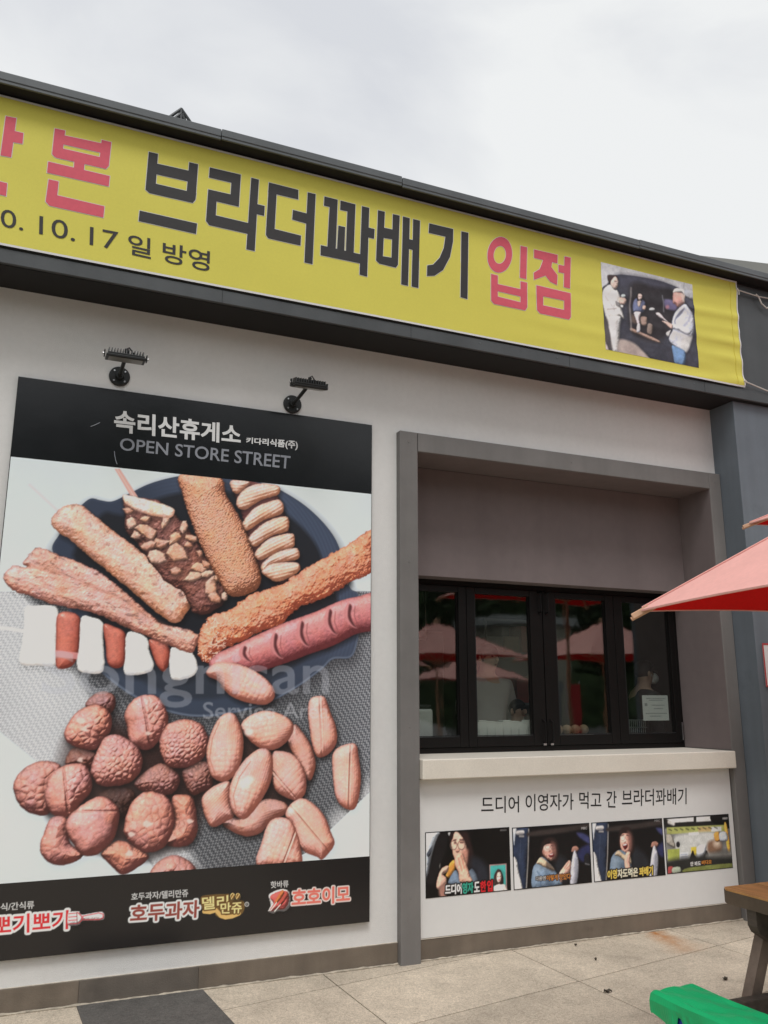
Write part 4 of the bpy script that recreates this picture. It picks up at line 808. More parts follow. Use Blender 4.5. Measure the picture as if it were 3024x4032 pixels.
# ================================================================== ground
gr = MB(); gr.box(-120, 120, -120, 60, -.30, -.014); tag(gr.build('ground', M_far_ground), kind='structure')
pv = MB().box(-4.2, 9.5, -7.2, .9, -.06, -.009).build('pavement', M_grout); tag(pv, kind='structure')
row = lambda X, k: -.146+.192*(X-2.061)-.664*k
DX = 1.19; SK = -.04
def corner(j, k):      # crossing of joint j with row line k
    X = 2.89+DX*j
    for _ in range(3): X = 2.89+DX*j+SK*(row(X, k)+.55)
    return X, row(X, k)
_tile = None
gap = .0042
for j in range(-6, 6):
    for k in range(-2, 10):
        a, b2, c, d = corner(j, k), corner(j+1, k), corner(j+1, k+1), corner(j, k+1)
        if max(p[1] for p in (a, b2)) < -7.2 or min(c[1], d[1]) > .6 or max(p[1] for p in (a, b2)) > .85 or min(c[1], d[1]) < -7.1: continue
        if _tile is None:
            o0 = Vector((a[0], a[1], 0))
            q = [Vector((p[0], p[1], 0))-o0 for p in (a, b2, c, d)]; cc = sum(q, Vector())/4
            t_ = MB(); poly = [(p.x+(.0034 if cc.x > p.x else -.0034), p.y+(.0055 if cc.y > p.y else -.0055)) for p in q]; t_.prism(poly, 'z', -.04, 0)
            es = [e for e in t_.bm.edges if all(v.co.z > -.001 for v in e.verts)]; bmesh.ops.bevel(t_.bm, geom=es, offset=.0015, segments=1, affect='EDGES')
            bmesh.ops.recalc_face_normals(t_.bm, faces=t_.bm.faces[:]); _tile = bpy.data.meshes.new('paving_tile'); t_.bm.to_mesh(_tile); t_.bm.free(); _tile.materials.append(M_pave)
        o = link('paving_tile', _tile, None, pv, world=False); o.location = (a[0], a[1], 0)
MB().prism([(.41, -.012), (1.022, -.012), (1.075, -.72), (1.09, -1.25), (.452, -1.25), (.435, -.6)], 'z', -.002, .005).build('dark_slab', M_slab, pv)

# ================================================================== the shop
shop = thing('snack_shop', (2.1, 0, 0), 'single-storey snack shop with pale wall, grey fascia and recessed serving window', 'building')
WZ = 3.685; XC = 4.815
box('wall', M_wall, shop, -5.0, 2.126, 0, .30, -.03, WZ+.02, bev=0)
box('wall', M_wall, shop, 2.126, XC+.01, .0006, .30, 3.1515, WZ+.02, bev=0)
# sealant lines and plinth
def plinth(x0, x1, mat): box('plinth', mat, shop, x0, x1, -.009, .05, -.02, .112, bev=.003)
plinth(-5, .416, M_plinth); plinth(.4165, 1.0, M_plinth2); plinth(1.0005, 2.126, M_plinth); plinth(2.254, 4.699, M_plinth)
box('sealant', M_caulk, shop, -5, 2.126, -.006, -.0005, .1125, .1165, bev=.001); box('sealant', M_caulk, shop, 2.254, 4.699, -.0118, -.006, .1125, .1175, bev=.001)
rb_ = random.Random(12)
for x0, x1 in ((-2.0, 2.124), (2.256, 4.698)):      # uneven bead of mortar where the plinth meets the paving
    n_ = int((x1-x0)/.03); MB().tube([(x0+(x1-x0)*i/n_, -.012-.004*rb_.random(), .001+.003*rb_.random()) for i in range(n_+1)], [.005+.006*rb_.random() for _ in range(n_+1)], 6).build('mortar_bead', material('dirty mortar', (.40, .35, .28), .9, .3, 25, .5, 90), shop)
# serving-window surround
box('window_surround', M_frame, shop, 2.127, 2.253, -.05, .46, -.01, 3.151, bev=.005)
box('window_surround', M_frame, shop, 4.70, 4.812, -.05, .46, -.01, 3.151, bev=.005)
box('window_surround', M_frame, shop, 2.2535, 4.6995, -.0495, .284, 3.024, 3.1505, bev=.004)
for x0, x1, y0, y1, z0, z1 in ((2.2532, 2.2552, -.044, .45, 1.12, 3.0235), (4.6978, 4.6997, -.044, .45, 1.12, 3.0235)):
    box('reveal_lining', M_inner, shop, x0, x1, y0, y1, z0, z1, bev=0)
box('reveal_lining', M_inner, shop, 2.256, 4.697, -.043, .284, 3.0215, 3.0238, bev=0)
box('bulkhead', M_inner, shop, 2.2555, 4.6975, .285, .46, 2.272, 3.021, bev=.003)
box('counter_base', M_frame, shop, 2.254, 4.699, .002, .42, -.02, .995, bev=0)
box('counter', M_stone, shop, 2.2555, 4.694, -.085, .47, .998, 1.114, bev=.006)
# window: fixed frame and four sashes
WY0, WY1 = .40, .45
fr = MB(); fr.box(2.256, 4.697, WY0+.012, WY1+.02, 1.1145, 1.150, .002); fr.box(2.256, 4.697, WY0+.012, WY1+.02, 2.235, 2.32, .002)
fr.box(2.256, 2.30, WY0+.013, WY1+.02, 1.151, 2.234, .002); fr.box(4.665, 4.697, WY0+.013, WY1+.02, 1.151, 2.234, .002)
fr.build('window_frame', M_black, shop)
for i, (a, b2, pa, pb) in enumerate(((2.302, 2.834, 2.38, 2.771), (2.837, 3.456, 2.90, 3.352), (3.462, 4.092, 3.568, 4.017), (4.095, 4.663, 4.17, 4.615))):
    s = MB(); y0, y1 = WY0, WY1
    s.box(a, pa, y0, y1, 1.152, 2.233, .004); s.box(pb, b2, y0, y1, 1.152, 2.233, .004)
    s.box(pa+.0005, pb-.0005, y0+.0006, y1, 1.152, 1.219, .003); s.box(pa+.0005, pb-.0005, y0+.0006, y1, 2.19, 2.233, .003)
    for e in ((pa-.004, pa+.008), (pb-.008, pb+.004)): s.box(e[0], e[1], y0+.012, y1-.01, 1.215, 2.194)
    so = s.build('window', M_black, shop)
    MB().box(pa-.002, pb+.002, y0+.022, y0+.028, 1.214, 2.195).build('pane', M_glass, so)
    bead = MB(); bead.box(pa+.002, pa+.007, y0+.004, y0+.010, 1.222, 2.187); bead.box(pa+.009, pb-.002, y0+.004, y0+.010, 1.222, 1.227); bead.build('glazing_bead', M_steel if i == 99 else M_rubber, so)
    hx = {0: (2.80,), 1: (3.432,), 2: (3.492,), 3: (4.64,)}[i]
    if i in (1, 2):
        for z0, z1 in ((2.075, 2.225), (1.17, 1.32)):
            h = MB(); h.tube([(hx[0], y0-.002, z0), (hx[0], y0-.026, z0+.008), (hx[0], y0-.026, z1-.008), (hx[0], y0-.002, z1)], .006, 8)
            h.box(hx[0]-.009, hx[0]+.009, y0-.006, y0-.0002, z0-.010, z0+.010, .001); h.box(hx[0]-.009, hx[0]+.009, y0-.006, y0-.0002, z1-.010, z1+.010, .001)
            h.build('handle', M_black, so)
        lb = MB(); lb.box(hx[0]-.012, hx[0]+.012, y0-.012, y0-.0002, 1.153, 1.166, .001); lb.build('latch', M_steel, so)
MB().box(4.668, 4.676, WY0-.004, WY0+.011, 1.17, 1.30, .001).build('hinge', M_steel, shop)
# kitchen behind the glass
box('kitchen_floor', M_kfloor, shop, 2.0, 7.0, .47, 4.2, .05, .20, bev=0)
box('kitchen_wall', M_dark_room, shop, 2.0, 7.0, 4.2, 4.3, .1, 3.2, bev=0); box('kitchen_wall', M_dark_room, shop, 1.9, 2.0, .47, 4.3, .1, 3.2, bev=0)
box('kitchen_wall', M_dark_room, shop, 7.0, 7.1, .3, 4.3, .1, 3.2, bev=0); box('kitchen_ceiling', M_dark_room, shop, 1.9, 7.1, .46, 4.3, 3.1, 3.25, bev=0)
box('kitchen_counter', material('kitchen steel top', (.35, .35, .35), .4, .1, 8, metal=.6), shop, 2.26, 5.6, .475, .70, .95, 1.205, bev=.004)
box('kitchen_shelf', material('grey shelf unit', (.16, .165, .16), .6, .1, 6), shop, 3.6, 4.3, 3.6, 4.15, .2, 2.2, bev=.01)
# column, fascia, roof edge
box('column', M_column, shop, XC, 6.3, -.238, .4, -.02, WZ-.004, bev=.004)
FY = -.272
box('fascia', M_fascia, shop, -5, 7.5, FY, .35, WZ, 4.690, bev=.006)
box('fascia_lip', M_fascia, shop, -5, 7.5, FY-.012, FY-.001, WZ+.001, 3.768, bev=.004)
M_soffit = material('dark soffit board', (.012, .0115, .012), .8, .1, 8)
box('soffit', M_soffit, shop, -5, XC-.001, FY+.004, -.0005, WZ-.004, WZ-.0005, bev=0); box('soffit', M_soffit, shop, XC, 7.5, FY+.004, -.2385, WZ-.0035, WZ-.0005, bev=0)
box('soffit', M_soffit, shop, -5, 7.5, -.365, FY-.0005, 4.6795, 4.6905, bev=0)
box('shadow_strip', M_soffit, shop, -5, 7.5, FY-.006, FY-.0008, 4.655, 4.679, bev=0)  # solid dark strip stands in for the black shadow below the roof edge
for x0, x1, dz in ((-5, .83, 0), (.833, 2.0, .004), (2.003, 3.9, -.002), (3.903, 7.5, .002)):
    c = MB(); c.box(x0, x1, -.382, .5, 4.692+dz, 4.741+dz, .004); c.box(x0+.001, x1-.001, -.378, -.366, 4.674+dz, 4.693+dz, .002); c.build('roof_edge', M_cap, shop)
# flat wing roof seen past the right end, and a small lattice vent on the ridge
M_wing = material('beige grey far roof', (.27, .27, .25), .7, .05, 3)
MB().prism([(5.80, 1.012), (9.0, .37), (9.0, 3.0), (5.80, 3.0)], 'z', 4.8, 5.777).build('wing_roof', M_wing, shop)
vt = MB(); yv = 1.0
for (x0, z0, x1, z1) in ((.640, 5.70, .779, 5.86), (.779, 5.86, .905, 5.70), (.640, 5.70, .905, 5.70), (.779, 5.86, .785, 5.60), (.72, 5.76, .83, 5.76), (.69, 5.71, .78, 5.82), (.83, 5.72, .79, 5.82)):
    for yy in (yv, yv+.25): vt.tube([(x0, yy, z0), (x1, yy, z1)], .012, 6)
for x0, z0 in ((.779, 5.862), (.640, 5.70), (.905, 5.70)): vt.tube([(x0, yv, z0), (x0, yv+.25, z0)], .012, 6)
vt.prism([(.655, 5.70), (.775, 5.838), (.782, 5.70)], 'y', yv+.03, yv+.05); vt.box(.60, .94, yv-.02, yv+.27, 4.74, 5.69); vt.build('roof_vent', M_fascia, shop)
rf = MB(); rf.prism([(.45, 4.735), (1.0, 5.45), (3.8, 5.45), (4.0, 4.735)], 'x', -5, 5.2); rf.build('roof', M_cap, shop)
# ================================================================== big food poster
ZH = zone(0, 1300, 1500); F1 = zone(0, 3460, 520); F2 = zone(480, 3420, 960)
poster = thing('food_poster', (.9, 0, PZ0), 'tall black and white poster of fried snacks and walnut cakes on the wall', 'poster')
box('backing_board', material('black sign edge', (.012, .012, .013), .4, .1, 20), poster, PX0, PX1, -.0285, -.001, PZ0, PZ1, bev=.002)
hd = box('header_band', M_gloss_black, poster, PX0+.003, PX1-.003, -.0300, -.0288, FZ1+.0008, PZ1-.003, bev=0)
lettering('lettering', '속리산휴게소', ZH, [(498, 345), (1050, 414), (1048, 500), (496, 443)], -.0325, M_letter_white, hd, .028)
lettering('lettering', '키다리식품(주)', ZH, [(1072, 466), (1298, 481), (1296, 524), (1071, 496)], -.0325, M_letter_white, hd, .03)
lettering('lettering', 'OPEN STORE STREET', ZH, [(524, 468), (1266, 548), (1262, 605), (521, 522)], -.0325, M_letter_grey, hd, .012)
def torn(x0, z0, pts, w, par):
    p = MB(); p.tube([(x0+a, -.0312, z0+b) for a, b in pts], w, 5); p.build('scratch', M_letter_grey, par)
q = survey(ZH([(498, 527), (500, 548), (504, 568), (510, 584)]), -.031); torn(0, 0, [tuple(a) for a in q], .0022, hd)
q = survey(ZH([(395, 420), (415, 412), (435, 403)]), -.031); torn(0, 0, [tuple(a) for a in q], .0016, hd)
fp = paint_food()
print_type(fp, POSTER_Y, 'Songnisan', ZB, [(185, 848), (1430, 850), (1430, 1088), (185, 1088)], C(178, 181, 190), .014, .36)
print_type(fp, POSTER_Y, 'Service Area', ZC, [(885, 182), (1432, 186), (1432, 253), (885, 255)], C(206, 207, 214), .012, .36)
print_sheet('food_photograph', fp, -.0300, P_poster, poster)
# footer with the stall names
fo = Print(PX0+.003, PX1-.003, PZ0+.003, FZ0-.0008, .0026, C(30, 28, 28))
A, Ln, O, ring = pen(fo, F1, POSTER_Y)
wht = C(206, 206, 204)
print_type(fo, POSTER_Y, '분식/간식류', F1, [(-92, 318), (428, 278), (426, 374), (-92, 412)], wht, .02)
print_type(fo, POSTER_Y, '뽀기뽀기', F1, [(-90, 478), (856, 398), (850, 628), (-90, 712)], C(196, 40, 46), .02, rim=(.011, wht))
A([(850, 470), (870, 420), (990, 408), (1035, 450), (1250, 415), (1300, 430), (1315, 470), (1280, 520), (1050, 530), (990, 580), (880, 590), (848, 560)], (214, 200, 200), .001)
A([(868, 478), (880, 432), (980, 422), (1025, 470), (1035, 500), (1010, 550), (970, 570), (880, 575), (862, 550)], (220, 214, 212), .001)
for k in range(4): Ln([(864, 440+k*42), (960, 430+k*44)], .004, (190, 50, 60), .9)
Ln([(965, 425), (970, 568)], .004, (110, 60, 62), .9); Ln([(975, 424), (1025, 470), (1028, 520), (985, 560)], .004, (190, 50, 60), .9)
Ln([(1040, 470), (1240, 430), (1295, 445), (1295, 490), (1250, 512), (1045, 515), (1040, 470)], .004, (190, 50, 60), .9)
A, Ln, O, ring = pen(fo, F2, POSTER_Y)
print_type(fo, POSTER_Y, '호두과자/델리만쥬', F2, [(65, 168), (450, 140), (450, 192), (64, 216)], wht, .02)
print_type(fo, POSTER_Y, '호두과자', F2, [(62, 252), (527, 216), (522, 330), (58, 366)], C(134, 62, 54), .03, rim=(.010, wht))
gold = C(214, 178, 110)
A([(536, 200), (600, 178), (720, 176), (740, 205), (830, 225), (815, 310), (700, 342), (640, 320), (630, 295), (560, 298)], (120, 92, 48), .003, .85)
Ln([(560, 292), (600, 296), (640, 284)], .020, (206, 170, 104)); Ln([(648, 292), (672, 320), (705, 332), (750, 326), (796, 306)], .020, (206, 170, 104))
print_type(fo, POSTER_Y, '델리', F2, [(546, 196), (722, 182), (722, 262), (550, 282)], C(226, 200, 138), .03, rim=(.006, C(92, 66, 34)))
print_type(fo, POSTER_Y, '만쥬', F2, [(672, 236), (818, 224), (812, 302), (674, 306)], C(226, 200, 138), .03, rim=(.006, C(92, 66, 34)))
for cx in (754, 790): O(cx, 190, 17, 24, (206, 180, 120), .002); O(cx, 190, 13, 19, (110, 80, 40), .002); Ln([(cx-9, 205), (cx+9, 175)], .005, (206, 180, 120))
ring(850, 243, 13, 14, .004, (190, 190, 188)); print_type(fo, POSTER_Y, 'R', F2, [(845, 236), (856, 236), (856, 250), (845, 250)], wht, .01)
print_type(fo, POSTER_Y, '핫바류', F2, [(1013, 88), (1133, 80), (1133, 126), (1013, 133)], wht, .02)
A([(1000, 180), (1060, 145), (1110, 140), (1145, 170), (1145, 250), (1110, 290), (1060, 290), (1030, 306), (995, 290), (1012, 250)], (206, 200, 198), .002)
A([(1010, 190), (1060, 158), (1110, 152), (1136, 180), (1132, 240), (1100, 276), (1050, 278), (1020, 292), (1006, 280), (1030, 240)], (206, 92, 88), .004)
A([(1085, 150), (1100, 150), (1104, 170), (1062, 232), (1044, 232), (1044, 214)], (190, 104, 62), .002); A([(1116, 160), (1130, 165), (1128, 190), (1088, 246), (1070, 246), (1072, 226)], (158, 70, 60), .002)
Ln([(1052, 232), (1012, 285)], .006, (220, 210, 200)); Ln([(1078, 246), (1040, 290)], .006, (220, 210, 200))
print_type(fo, POSTER_Y, '호호이모', F2, [(1162, 146), (1549, 116), (1549, 226), (1157, 258)], C(220, 108, 96), .035, rim=(.007, C(214, 196, 190)))
fo.rgb = np.clip(fo.rgb, 0, 1)
print_sheet('footer_band', fo, -.0300, print_material('printed gloss black footer', .18, .5), poster)

# ================================================================== yellow banner
ZA = zone(0, 200, 1000); ZN = zone(900, 500, 1000); ZK = zone(1800, 800, 1224)
BX0, BX1, BZ0, BZ1 = -1.6, 4.905, 3.779, 4.662
def wave(x, z):
    """folds of the cloth: faint over most of it, deeper towards the tied right end"""
    x = np.asarray(x, float); z = np.asarray(z, float)
    k = np.clip((x-2.2)/2.7, 0, 1)**1.4; e = np.clip((x-4.15)/.72, 0, 1)**2
    h = .0012*np.sin(x*3+z*9)
    h = h+.0035*k*(np.sin(z*34+1.2*np.sin(x*2.1)+x*1.1)+.6*np.sin(z*57-x*1.7+.5))
    zz = (z-BZ0)/(BZ1-BZ0)
    h = h+.0038*e*np.sin(z*46+2.6*np.sin(x*5)-x*2)*(1.1-zz)
    for zt in (BZ0+.045, BZ1-.06):      # puckers running in to the two cords
        h = h+.006*e*np.exp(-((z-zt-(4.9-x)*.22*(1 if zt < 4.2 else -1))/.05)**2)
    return -np.abs(h)*.2-h*.8
def edge_x(z): return BX1-.020*np.clip((BZ1-z)/(BZ1-BZ0), 0, 1)-.010*np.sin(np.clip((z-BZ0)/(BZ1-BZ0), 0, 1)*math.pi)
banner = thing('yellow_banner', (3, BANNER_Y, BZ0), 'long yellow cloth banner with pink and black Korean lettering tied along fascia', 'banner')
def cloth(name, x0, z0, z1, mat, dy, nx, nz, right=None):
    xs = np.linspace(x0, 1, nx); v = []; f = []
    for i in range(nx):
        for j in range(nz):
            z = z0+(z1-z0)*j/(nz-1); X1 = edge_x(z) if right is None else right; s = (i/(nx-1))**.8; x = x0+(X1-x0)*s
            v.append((x, BANNER_Y+dy+float(wave(x, z)), z+(.012*math.sin(x*1.3) if z0 < z < z1 else 0)*0))
    for i in range(nx-1):
        for j in range(nz-1): a = i*nz+j; f.append((a, a+nz, a+nz+1, a+1))
    return link(name, mesh(name, v, f, True), mat, banner)
cloth('cloth', BX0, BZ0+.012, BZ1-.012, M_yellow, 0, 150, 110)
cloth('hem', BX0, BZ1-.0125, BZ1, M_hem, -.001, 150, 3); cloth('hem', BX0, BZ0, BZ0+.0125, M_hem, -.001, 150, 3)
v = []; f = []
for j in range(60):
    z = BZ0+(BZ1-BZ0)*j/59; x = float(edge_x(z))
    for dx in (-.002, .009): v.append((x+dx, BANNER_Y-.002+float(wave(x, z)), z))
for j in range(59): f.append((2*j, 2*j+1, 2*j+3, 2*j+2))
link('hem', mesh('hem', v, f, True), M_hem, banner)
sl = MB()
for j in range(40):
    z = BZ0+.02+(BZ1-BZ0-.04)*j/39; x = float(edge_x(z))-.062
    a = (x, BANNER_Y-.0016+float(wave(x, z)), z)
    if j: sl.tube([pa_, a], .0012, 4)
    pa_ = a
sl.build('stitching', material('yellow thread', (.62, .52, .05), .7), banner)

def union_fill(strokes, step=.016):
    """overlapping strokes merged into one clean triangulated fill that can follow the folds"""
    V = []; F = []
    for s in strokes:
        i = len(V); V += [Vector(p) for p in s]; F.append(list(range(i, i+len(s))))
    lo = np.min([[p.x, p.y] for p in V], 0); hi = np.max([[p.x, p.y] for p in V], 0)
    nx = max(2, int((hi[0]-lo[0])/step)); ny = max(2, int((hi[1]-lo[1])/step))
    for a in range(nx+1):
        for b in range(ny+1): V.append(Vector((lo[0]+(hi[0]-lo[0])*(a+.013)/nx, lo[1]+(hi[1]-lo[1])*(b+.017)/ny)))
    ov, oe, of, _, _, off = delaunay_2d_cdt(V, [], F, 0, 1e-5)
    keep = [f for f, o in zip(of, off) if o]
    return [tuple(p) for p in ov], keep
def grow(poly, d):
    P = np.asarray(poly, float); n = len(P); ar = .5*np.sum(P[:, 0]*np.roll(P[:, 1], -1)-np.roll(P[:, 0], -1)*P[:, 1]); s = 1 if ar > 0 else -1; o = []
    for i in range(n):
        a = P[i]-P[i-1]; b = P[(i+1) % n]-P[i]; a = a/(np.linalg.norm(a)+1e-9); b = b/(np.linalg.norm(b)+1e-9)
        na = np.array([a[1], -a[0]])*s; nb = np.array([b[1], -b[0]])*s; m = na+nb; L = m@m
        m = na if L < .2 else m*(2/L); m = m*min(1, 1.8/np.linalg.norm(m)); o.append(P[i]+m*d)
    return o
def sign_word(strokes, mat, counts=None, rimw=.0034):
    if counts:      # one pair of parts for each character
        i = 0
        for n_ in counts: sign_word(strokes[i:i+n_], mat); i += n_
        return
    S = [[tuple(p) for p in survey(s, BANNER_Y)] for s in strokes]
    S = [s if .5*sum(s[i][0]*s[(i+1) % len(s)][1]-s[(i+1) % len(s)][0]*s[i][1] for i in range(len(s))) > 0 else s[::-1] for s in S]
    for nm, ss, dy, m in (('letter_rim', [grow(s, rimw) for s in S], -.0010, M_hem), ('letter', S, -.0020, mat)):
        v, f = union_fill(ss); link(nm, mesh(nm, [(a, BANNER_Y+dy+float(wave(a, b)), b) for a, b in v], f), m, banner)
def ringstrokes(cx, cy, rx, ry, w, tilt, n=28):
    o = []; c, s = math.cos(tilt), math.sin(tilt)
    P = lambda t, k: (cx+(rx-k*w)*math.cos(t)*c-(ry-k*w*ry/rx)*math.sin(t)*s, cy+(rx-k*w)*math.cos(t)*s+(ry-k*w*ry/rx)*math.sin(t)*c)
    for i in range(n): a, b = 2*math.pi*i/n, 2*math.pi*(i+1.0)/n; o.append([P(a, 0), P(b, 0), P(b, 1), P(a, 1)])
    return o
sign_word([ZA(s) for s in ([(38, 428), (107, 442), (73, 697), (3, 684)], [(92, 525), (153, 540), (147, 610), (82, 598)], [(-60, 838), (47, 866), (40, 950), (-66, 923)])], M_ink_pink)
sign_word([ZA(s) for s in ([(358, 508), (426, 522), (404, 700), (355, 694), (340, 675)], [(412, 552), (672, 607), (662, 668), (408, 612)], [(345, 640), (409, 640), (655, 696), (712, 700), (708, 755), (692, 773), (365, 700), (342, 680)], [(664, 582), (727, 598), (710, 755), (646, 742)], [(487, 705), (554, 720), (545, 812), (480, 798)], [(315, 725), (717, 820), (710, 888), (307, 797)],
           [(318, 840), (383, 855), (370, 985), (298, 985)], [(312, 930), (682, 1017), (675, 1090), (322, 1012), (298, 985)])], M_ink_pink)
sign_word([ZA(s) for s in ([(972, 660), (1032, 674), (1014, 925), (975, 930), (950, 905)], [(1020, 736), (1240, 785), (1232, 855), (1014, 806)], [(955, 866), (1012, 868), (1222, 917), (1282, 930), (1276, 975), (1258, 995), (975, 931), (950, 908)], [(1236, 728), (1294, 742), (1278, 960), (1217, 946)], [(912, 1045), (1287, 1130), (1280, 1198), (905, 1113)])]
          + [ZA(s) for s in ([(1370, 762), (1573, 810), (1568, 876), (1365, 828)], [(1515, 796), (1573, 810), (1560, 1019), (1502, 1005)], [(1360, 905), (1562, 951), (1558, 1019), (1355, 971)], [(1360, 905), (1418, 919), (1405, 1145), (1365, 1140), (1345, 1112)], [(1352, 1062), (1405, 1075), (1640, 1130), (1632, 1200), (1368, 1141), (1345, 1110)])]
          + [ZN(s) for s in ([(148, 332), (198, 345), (170, 812), (115, 800)], [(188, 505), (236, 516), (232, 581), (182, 570)], [(263, 363), (455, 412), (455, 475), (258, 428)], [(263, 363), (317, 377), (299, 690), (258, 728), (243, 705)], [(250, 655), (300, 667), (473, 710), (470, 776), (262, 729), (244, 706)], [(420, 542), (520, 568), (514, 633), (415, 605)], [(516, 428), (568, 440), (548, 898), (495, 885)],
                             [(625, 455), (711, 477), (709, 536), (622, 515)], [(662, 464), (712, 477), (699, 815), (644, 803)], [(730, 482), (828, 507), (826, 562), (728, 543)], [(777, 494), (828, 507), (816, 850), (765, 838)], [(717, 645), (761, 655), (755, 830), (707, 820)], [(602, 772), (862, 832), (860, 892), (600, 838)], [(870, 518), (918, 530), (905, 978), (855, 965)], [(908, 657), (953, 668), (950, 731), (902, 720)],
                             [(975, 545), (1020, 555), (1005, 895), (985, 894), (963, 872)], [(1072, 570), (1117, 580), (1106, 900), (1092, 919), (1062, 912)], [(1010, 658), (1078, 673), (1074, 736), (1006, 725)], [(966, 838), (1068, 855), (1106, 865), (1105, 900), (1090, 919), (985, 893), (964, 872)], [(1138, 585), (1183, 597), (1172, 1038), (1127, 1028)], [(1205, 602), (1250, 613), (1240, 1052), (1195, 1042)], [(1174, 733), (1212, 742), (1207, 806), (1168, 795)],
                             [(1310, 630), (1467, 667), (1462, 728), (1306, 692)], [(1420, 660), (1467, 667), (1465, 750), (1445, 850), (1400, 935), (1345, 972), (1295, 974), (1297, 905), (1335, 900), (1378, 855), (1405, 790), (1418, 700)], [(1520, 682), (1566, 692), (1560, 1125), (1514, 1112)])], M_ink_dark, (5, 7, 5, 8, 7, 3))
sign_word([ZK(s) for s in ringstrokes(227, 276, 66, 96, 33, .10)]
          + [ZK(s) for s in ([(338, 228), (373, 236), (369, 406), (334, 398)], [(180, 378), (216, 387), (216, 530), (195, 538), (180, 520)], [(337, 417), (373, 425), (373, 555), (362, 573), (337, 566)], [(205, 430), (345, 462), (343, 500), (205, 468)], [(182, 490), (216, 499), (338, 530), (372, 538), (372, 558), (360, 573), (195, 538), (181, 518)],
                             [(410, 247), (535, 277), (535, 322), (410, 292)], [(462, 296), (508, 308), (500, 352), (468, 388), (410, 409), (408, 372), (440, 352)], [(466, 345), (503, 342), (535, 385), (533, 437), (497, 420), (468, 384)], [(540, 328), (578, 336), (576, 376), (540, 368)], [(572, 285), (605, 292), (602, 456), (569, 448)],
                             [(422, 438), (606, 481), (606, 528), (422, 490)], [(422, 438), (458, 446), (458, 590), (440, 588), (425, 570)], [(570, 472), (606, 481), (606, 608), (596, 622), (570, 616)], [(424, 538), (606, 578), (606, 605), (596, 622), (440, 589), (426, 572)])], M_ink_pink, (33, 9))
def cloth_type(body, zf, quad, mat, bold, split=.03):
    v, f, ed = glyph(body, bold); p = to_quad(v, survey(zf(quad), BANNER_Y))
    link('lettering', mesh('lettering', [(a, BANNER_Y-.0020+float(wave(a, b)), b) for a, b in p], f), mat, banner)
for body, qd in (('0.', [(6, 1030), (152, 1060), (152, 1177), (4, 1148)]), ('10.', [(258, 1077), (492, 1125), (490, 1247), (255, 1198)]), ('17', [(588, 1150), (774, 1186), (771, 1306), (585, 1268)]),
                 ('일', [(838, 1194), (988, 1228), (985, 1361), (835, 1327)]), ('방영', [(1064, 1246), (1372, 1312), (1368, 1446), (1061, 1378)])):
    cloth_type(body, ZA, qd, M_ink_dark, .0 if body[0] < 'z' else .010)
vp = paint_van()
print_sheet('printed_photograph', vp, BANNER_Y-.0014, P_banner, banner, wave)
# cords that tie the right end
kn = material('knotted cord', (.62, .60, .56), .85, .15, 120)
c = MB(); c.tube([(4.893, -.300, 4.592), (4.91, -.303, 4.585), (5.0, -.30, 4.582), (5.12, -.296, 4.578)], .0048, 6)
c.tube([(4.905, -.304, 4.60), (4.915, -.306, 4.57), (4.912, -.306, 4.545)], .0045, 6)
c.tube([(5.10, -.300, 4.590), (5.115, -.304, 4.575), (5.13, -.30, 4.565), (5.15, -.30, 4.52), (5.20, -.30, 4.49), (5.24, -.3, 4.51)], .006, 6)
c.tube([(5.12, -.296, 4.578), (5.5, -.29, 4.60), (6.2, -.28, 4.62)], .0048, 6); c.build('cord', kn, banner)
c = MB(); c.tube([(4.875, -.302, 3.826), (4.90, -.304, 3.822), (5.1, -.295, 3.79), (5.6, -.285, 3.74), (6.2, -.28, 3.70)], .0052, 6); c.tube([(4.885, -.304, 3.833), (4.902, -.305, 3.818)], .009, 6); c.build('cord', kn, banner)

# ================================================================== white board under the counter, with its prints
board = thing('counter_sign', (3.47, 0, .12), 'white board under the serving counter with black headline and four picture prints', 'sign')
bd = box('board', M_white, board, 2.262, 4.692, PANEL_Y, .0008, .119, .992, bev=.002)
tp = lambda x: 262-.0475*(x-430); bt = lambda x: 333-.0485*(x-430)
for wd, x0, x1 in (('드디어', 430, 592), ('이영자가', 620, 826), ('먹고', 850, 945), ('간', 967, 1010), ('브라더꽈배기', 1033, 1310)):
    lettering('lettering', wd, ZP, [(x0, tp(x0)-6), (x1, tp(x1)), (x1, bt(x1)), (x0, bt(x0)-3)], PANEL_Y-.0012, M_ink_black, board, .006)
wh, tl, rd, yl, og = C(232, 230, 226), C(52, 150, 128), C(196, 34, 40), C(226, 186, 84), C(222, 140, 60)
blk = (.006, C(20, 18, 18))
sa = paint_still_a()
for b_, q_, c_ in (('드디어', [(390, 1097), (652, 1077), (652, 1236), (388, 1254)], wh), ('영자', [(668, 1066), (842, 1052), (842, 1224), (668, 1238)], tl), ('도', [(864, 1056), (944, 1046), (944, 1204), (862, 1212)], wh), ('한', [(962, 1044), (1052, 1030), (1052, 1200), (960, 1212)], rd), ('입', [(1074, 1030), (1156, 1018), (1156, 1200), (1074, 1206)], rd)):
    print_type(sa, STILL_Y, b_, S1, q_, c_, .045, rim=blk)
sb, sc_, sd_ = paint_still_laugh(False), paint_still_laugh(True), paint_still_shop()
print_type(sb, STILL_Y, '다음엔', S2, [(285, 655), (385, 645), (385, 690), (285, 694)], wh, .02, rim=(.004, C(30, 28, 30)))
print_type(sb, STILL_Y, '이렇게 맛있다', S2, [(395, 640), (640, 618), (640, 680), (395, 694)], og, .02, rim=(.004, C(30, 28, 30)))
print_type(sb, STILL_Y, 'MBC', S2, [(750, 148), (806, 145), (806, 168), (750, 170)], C(196, 196, 196), .02)
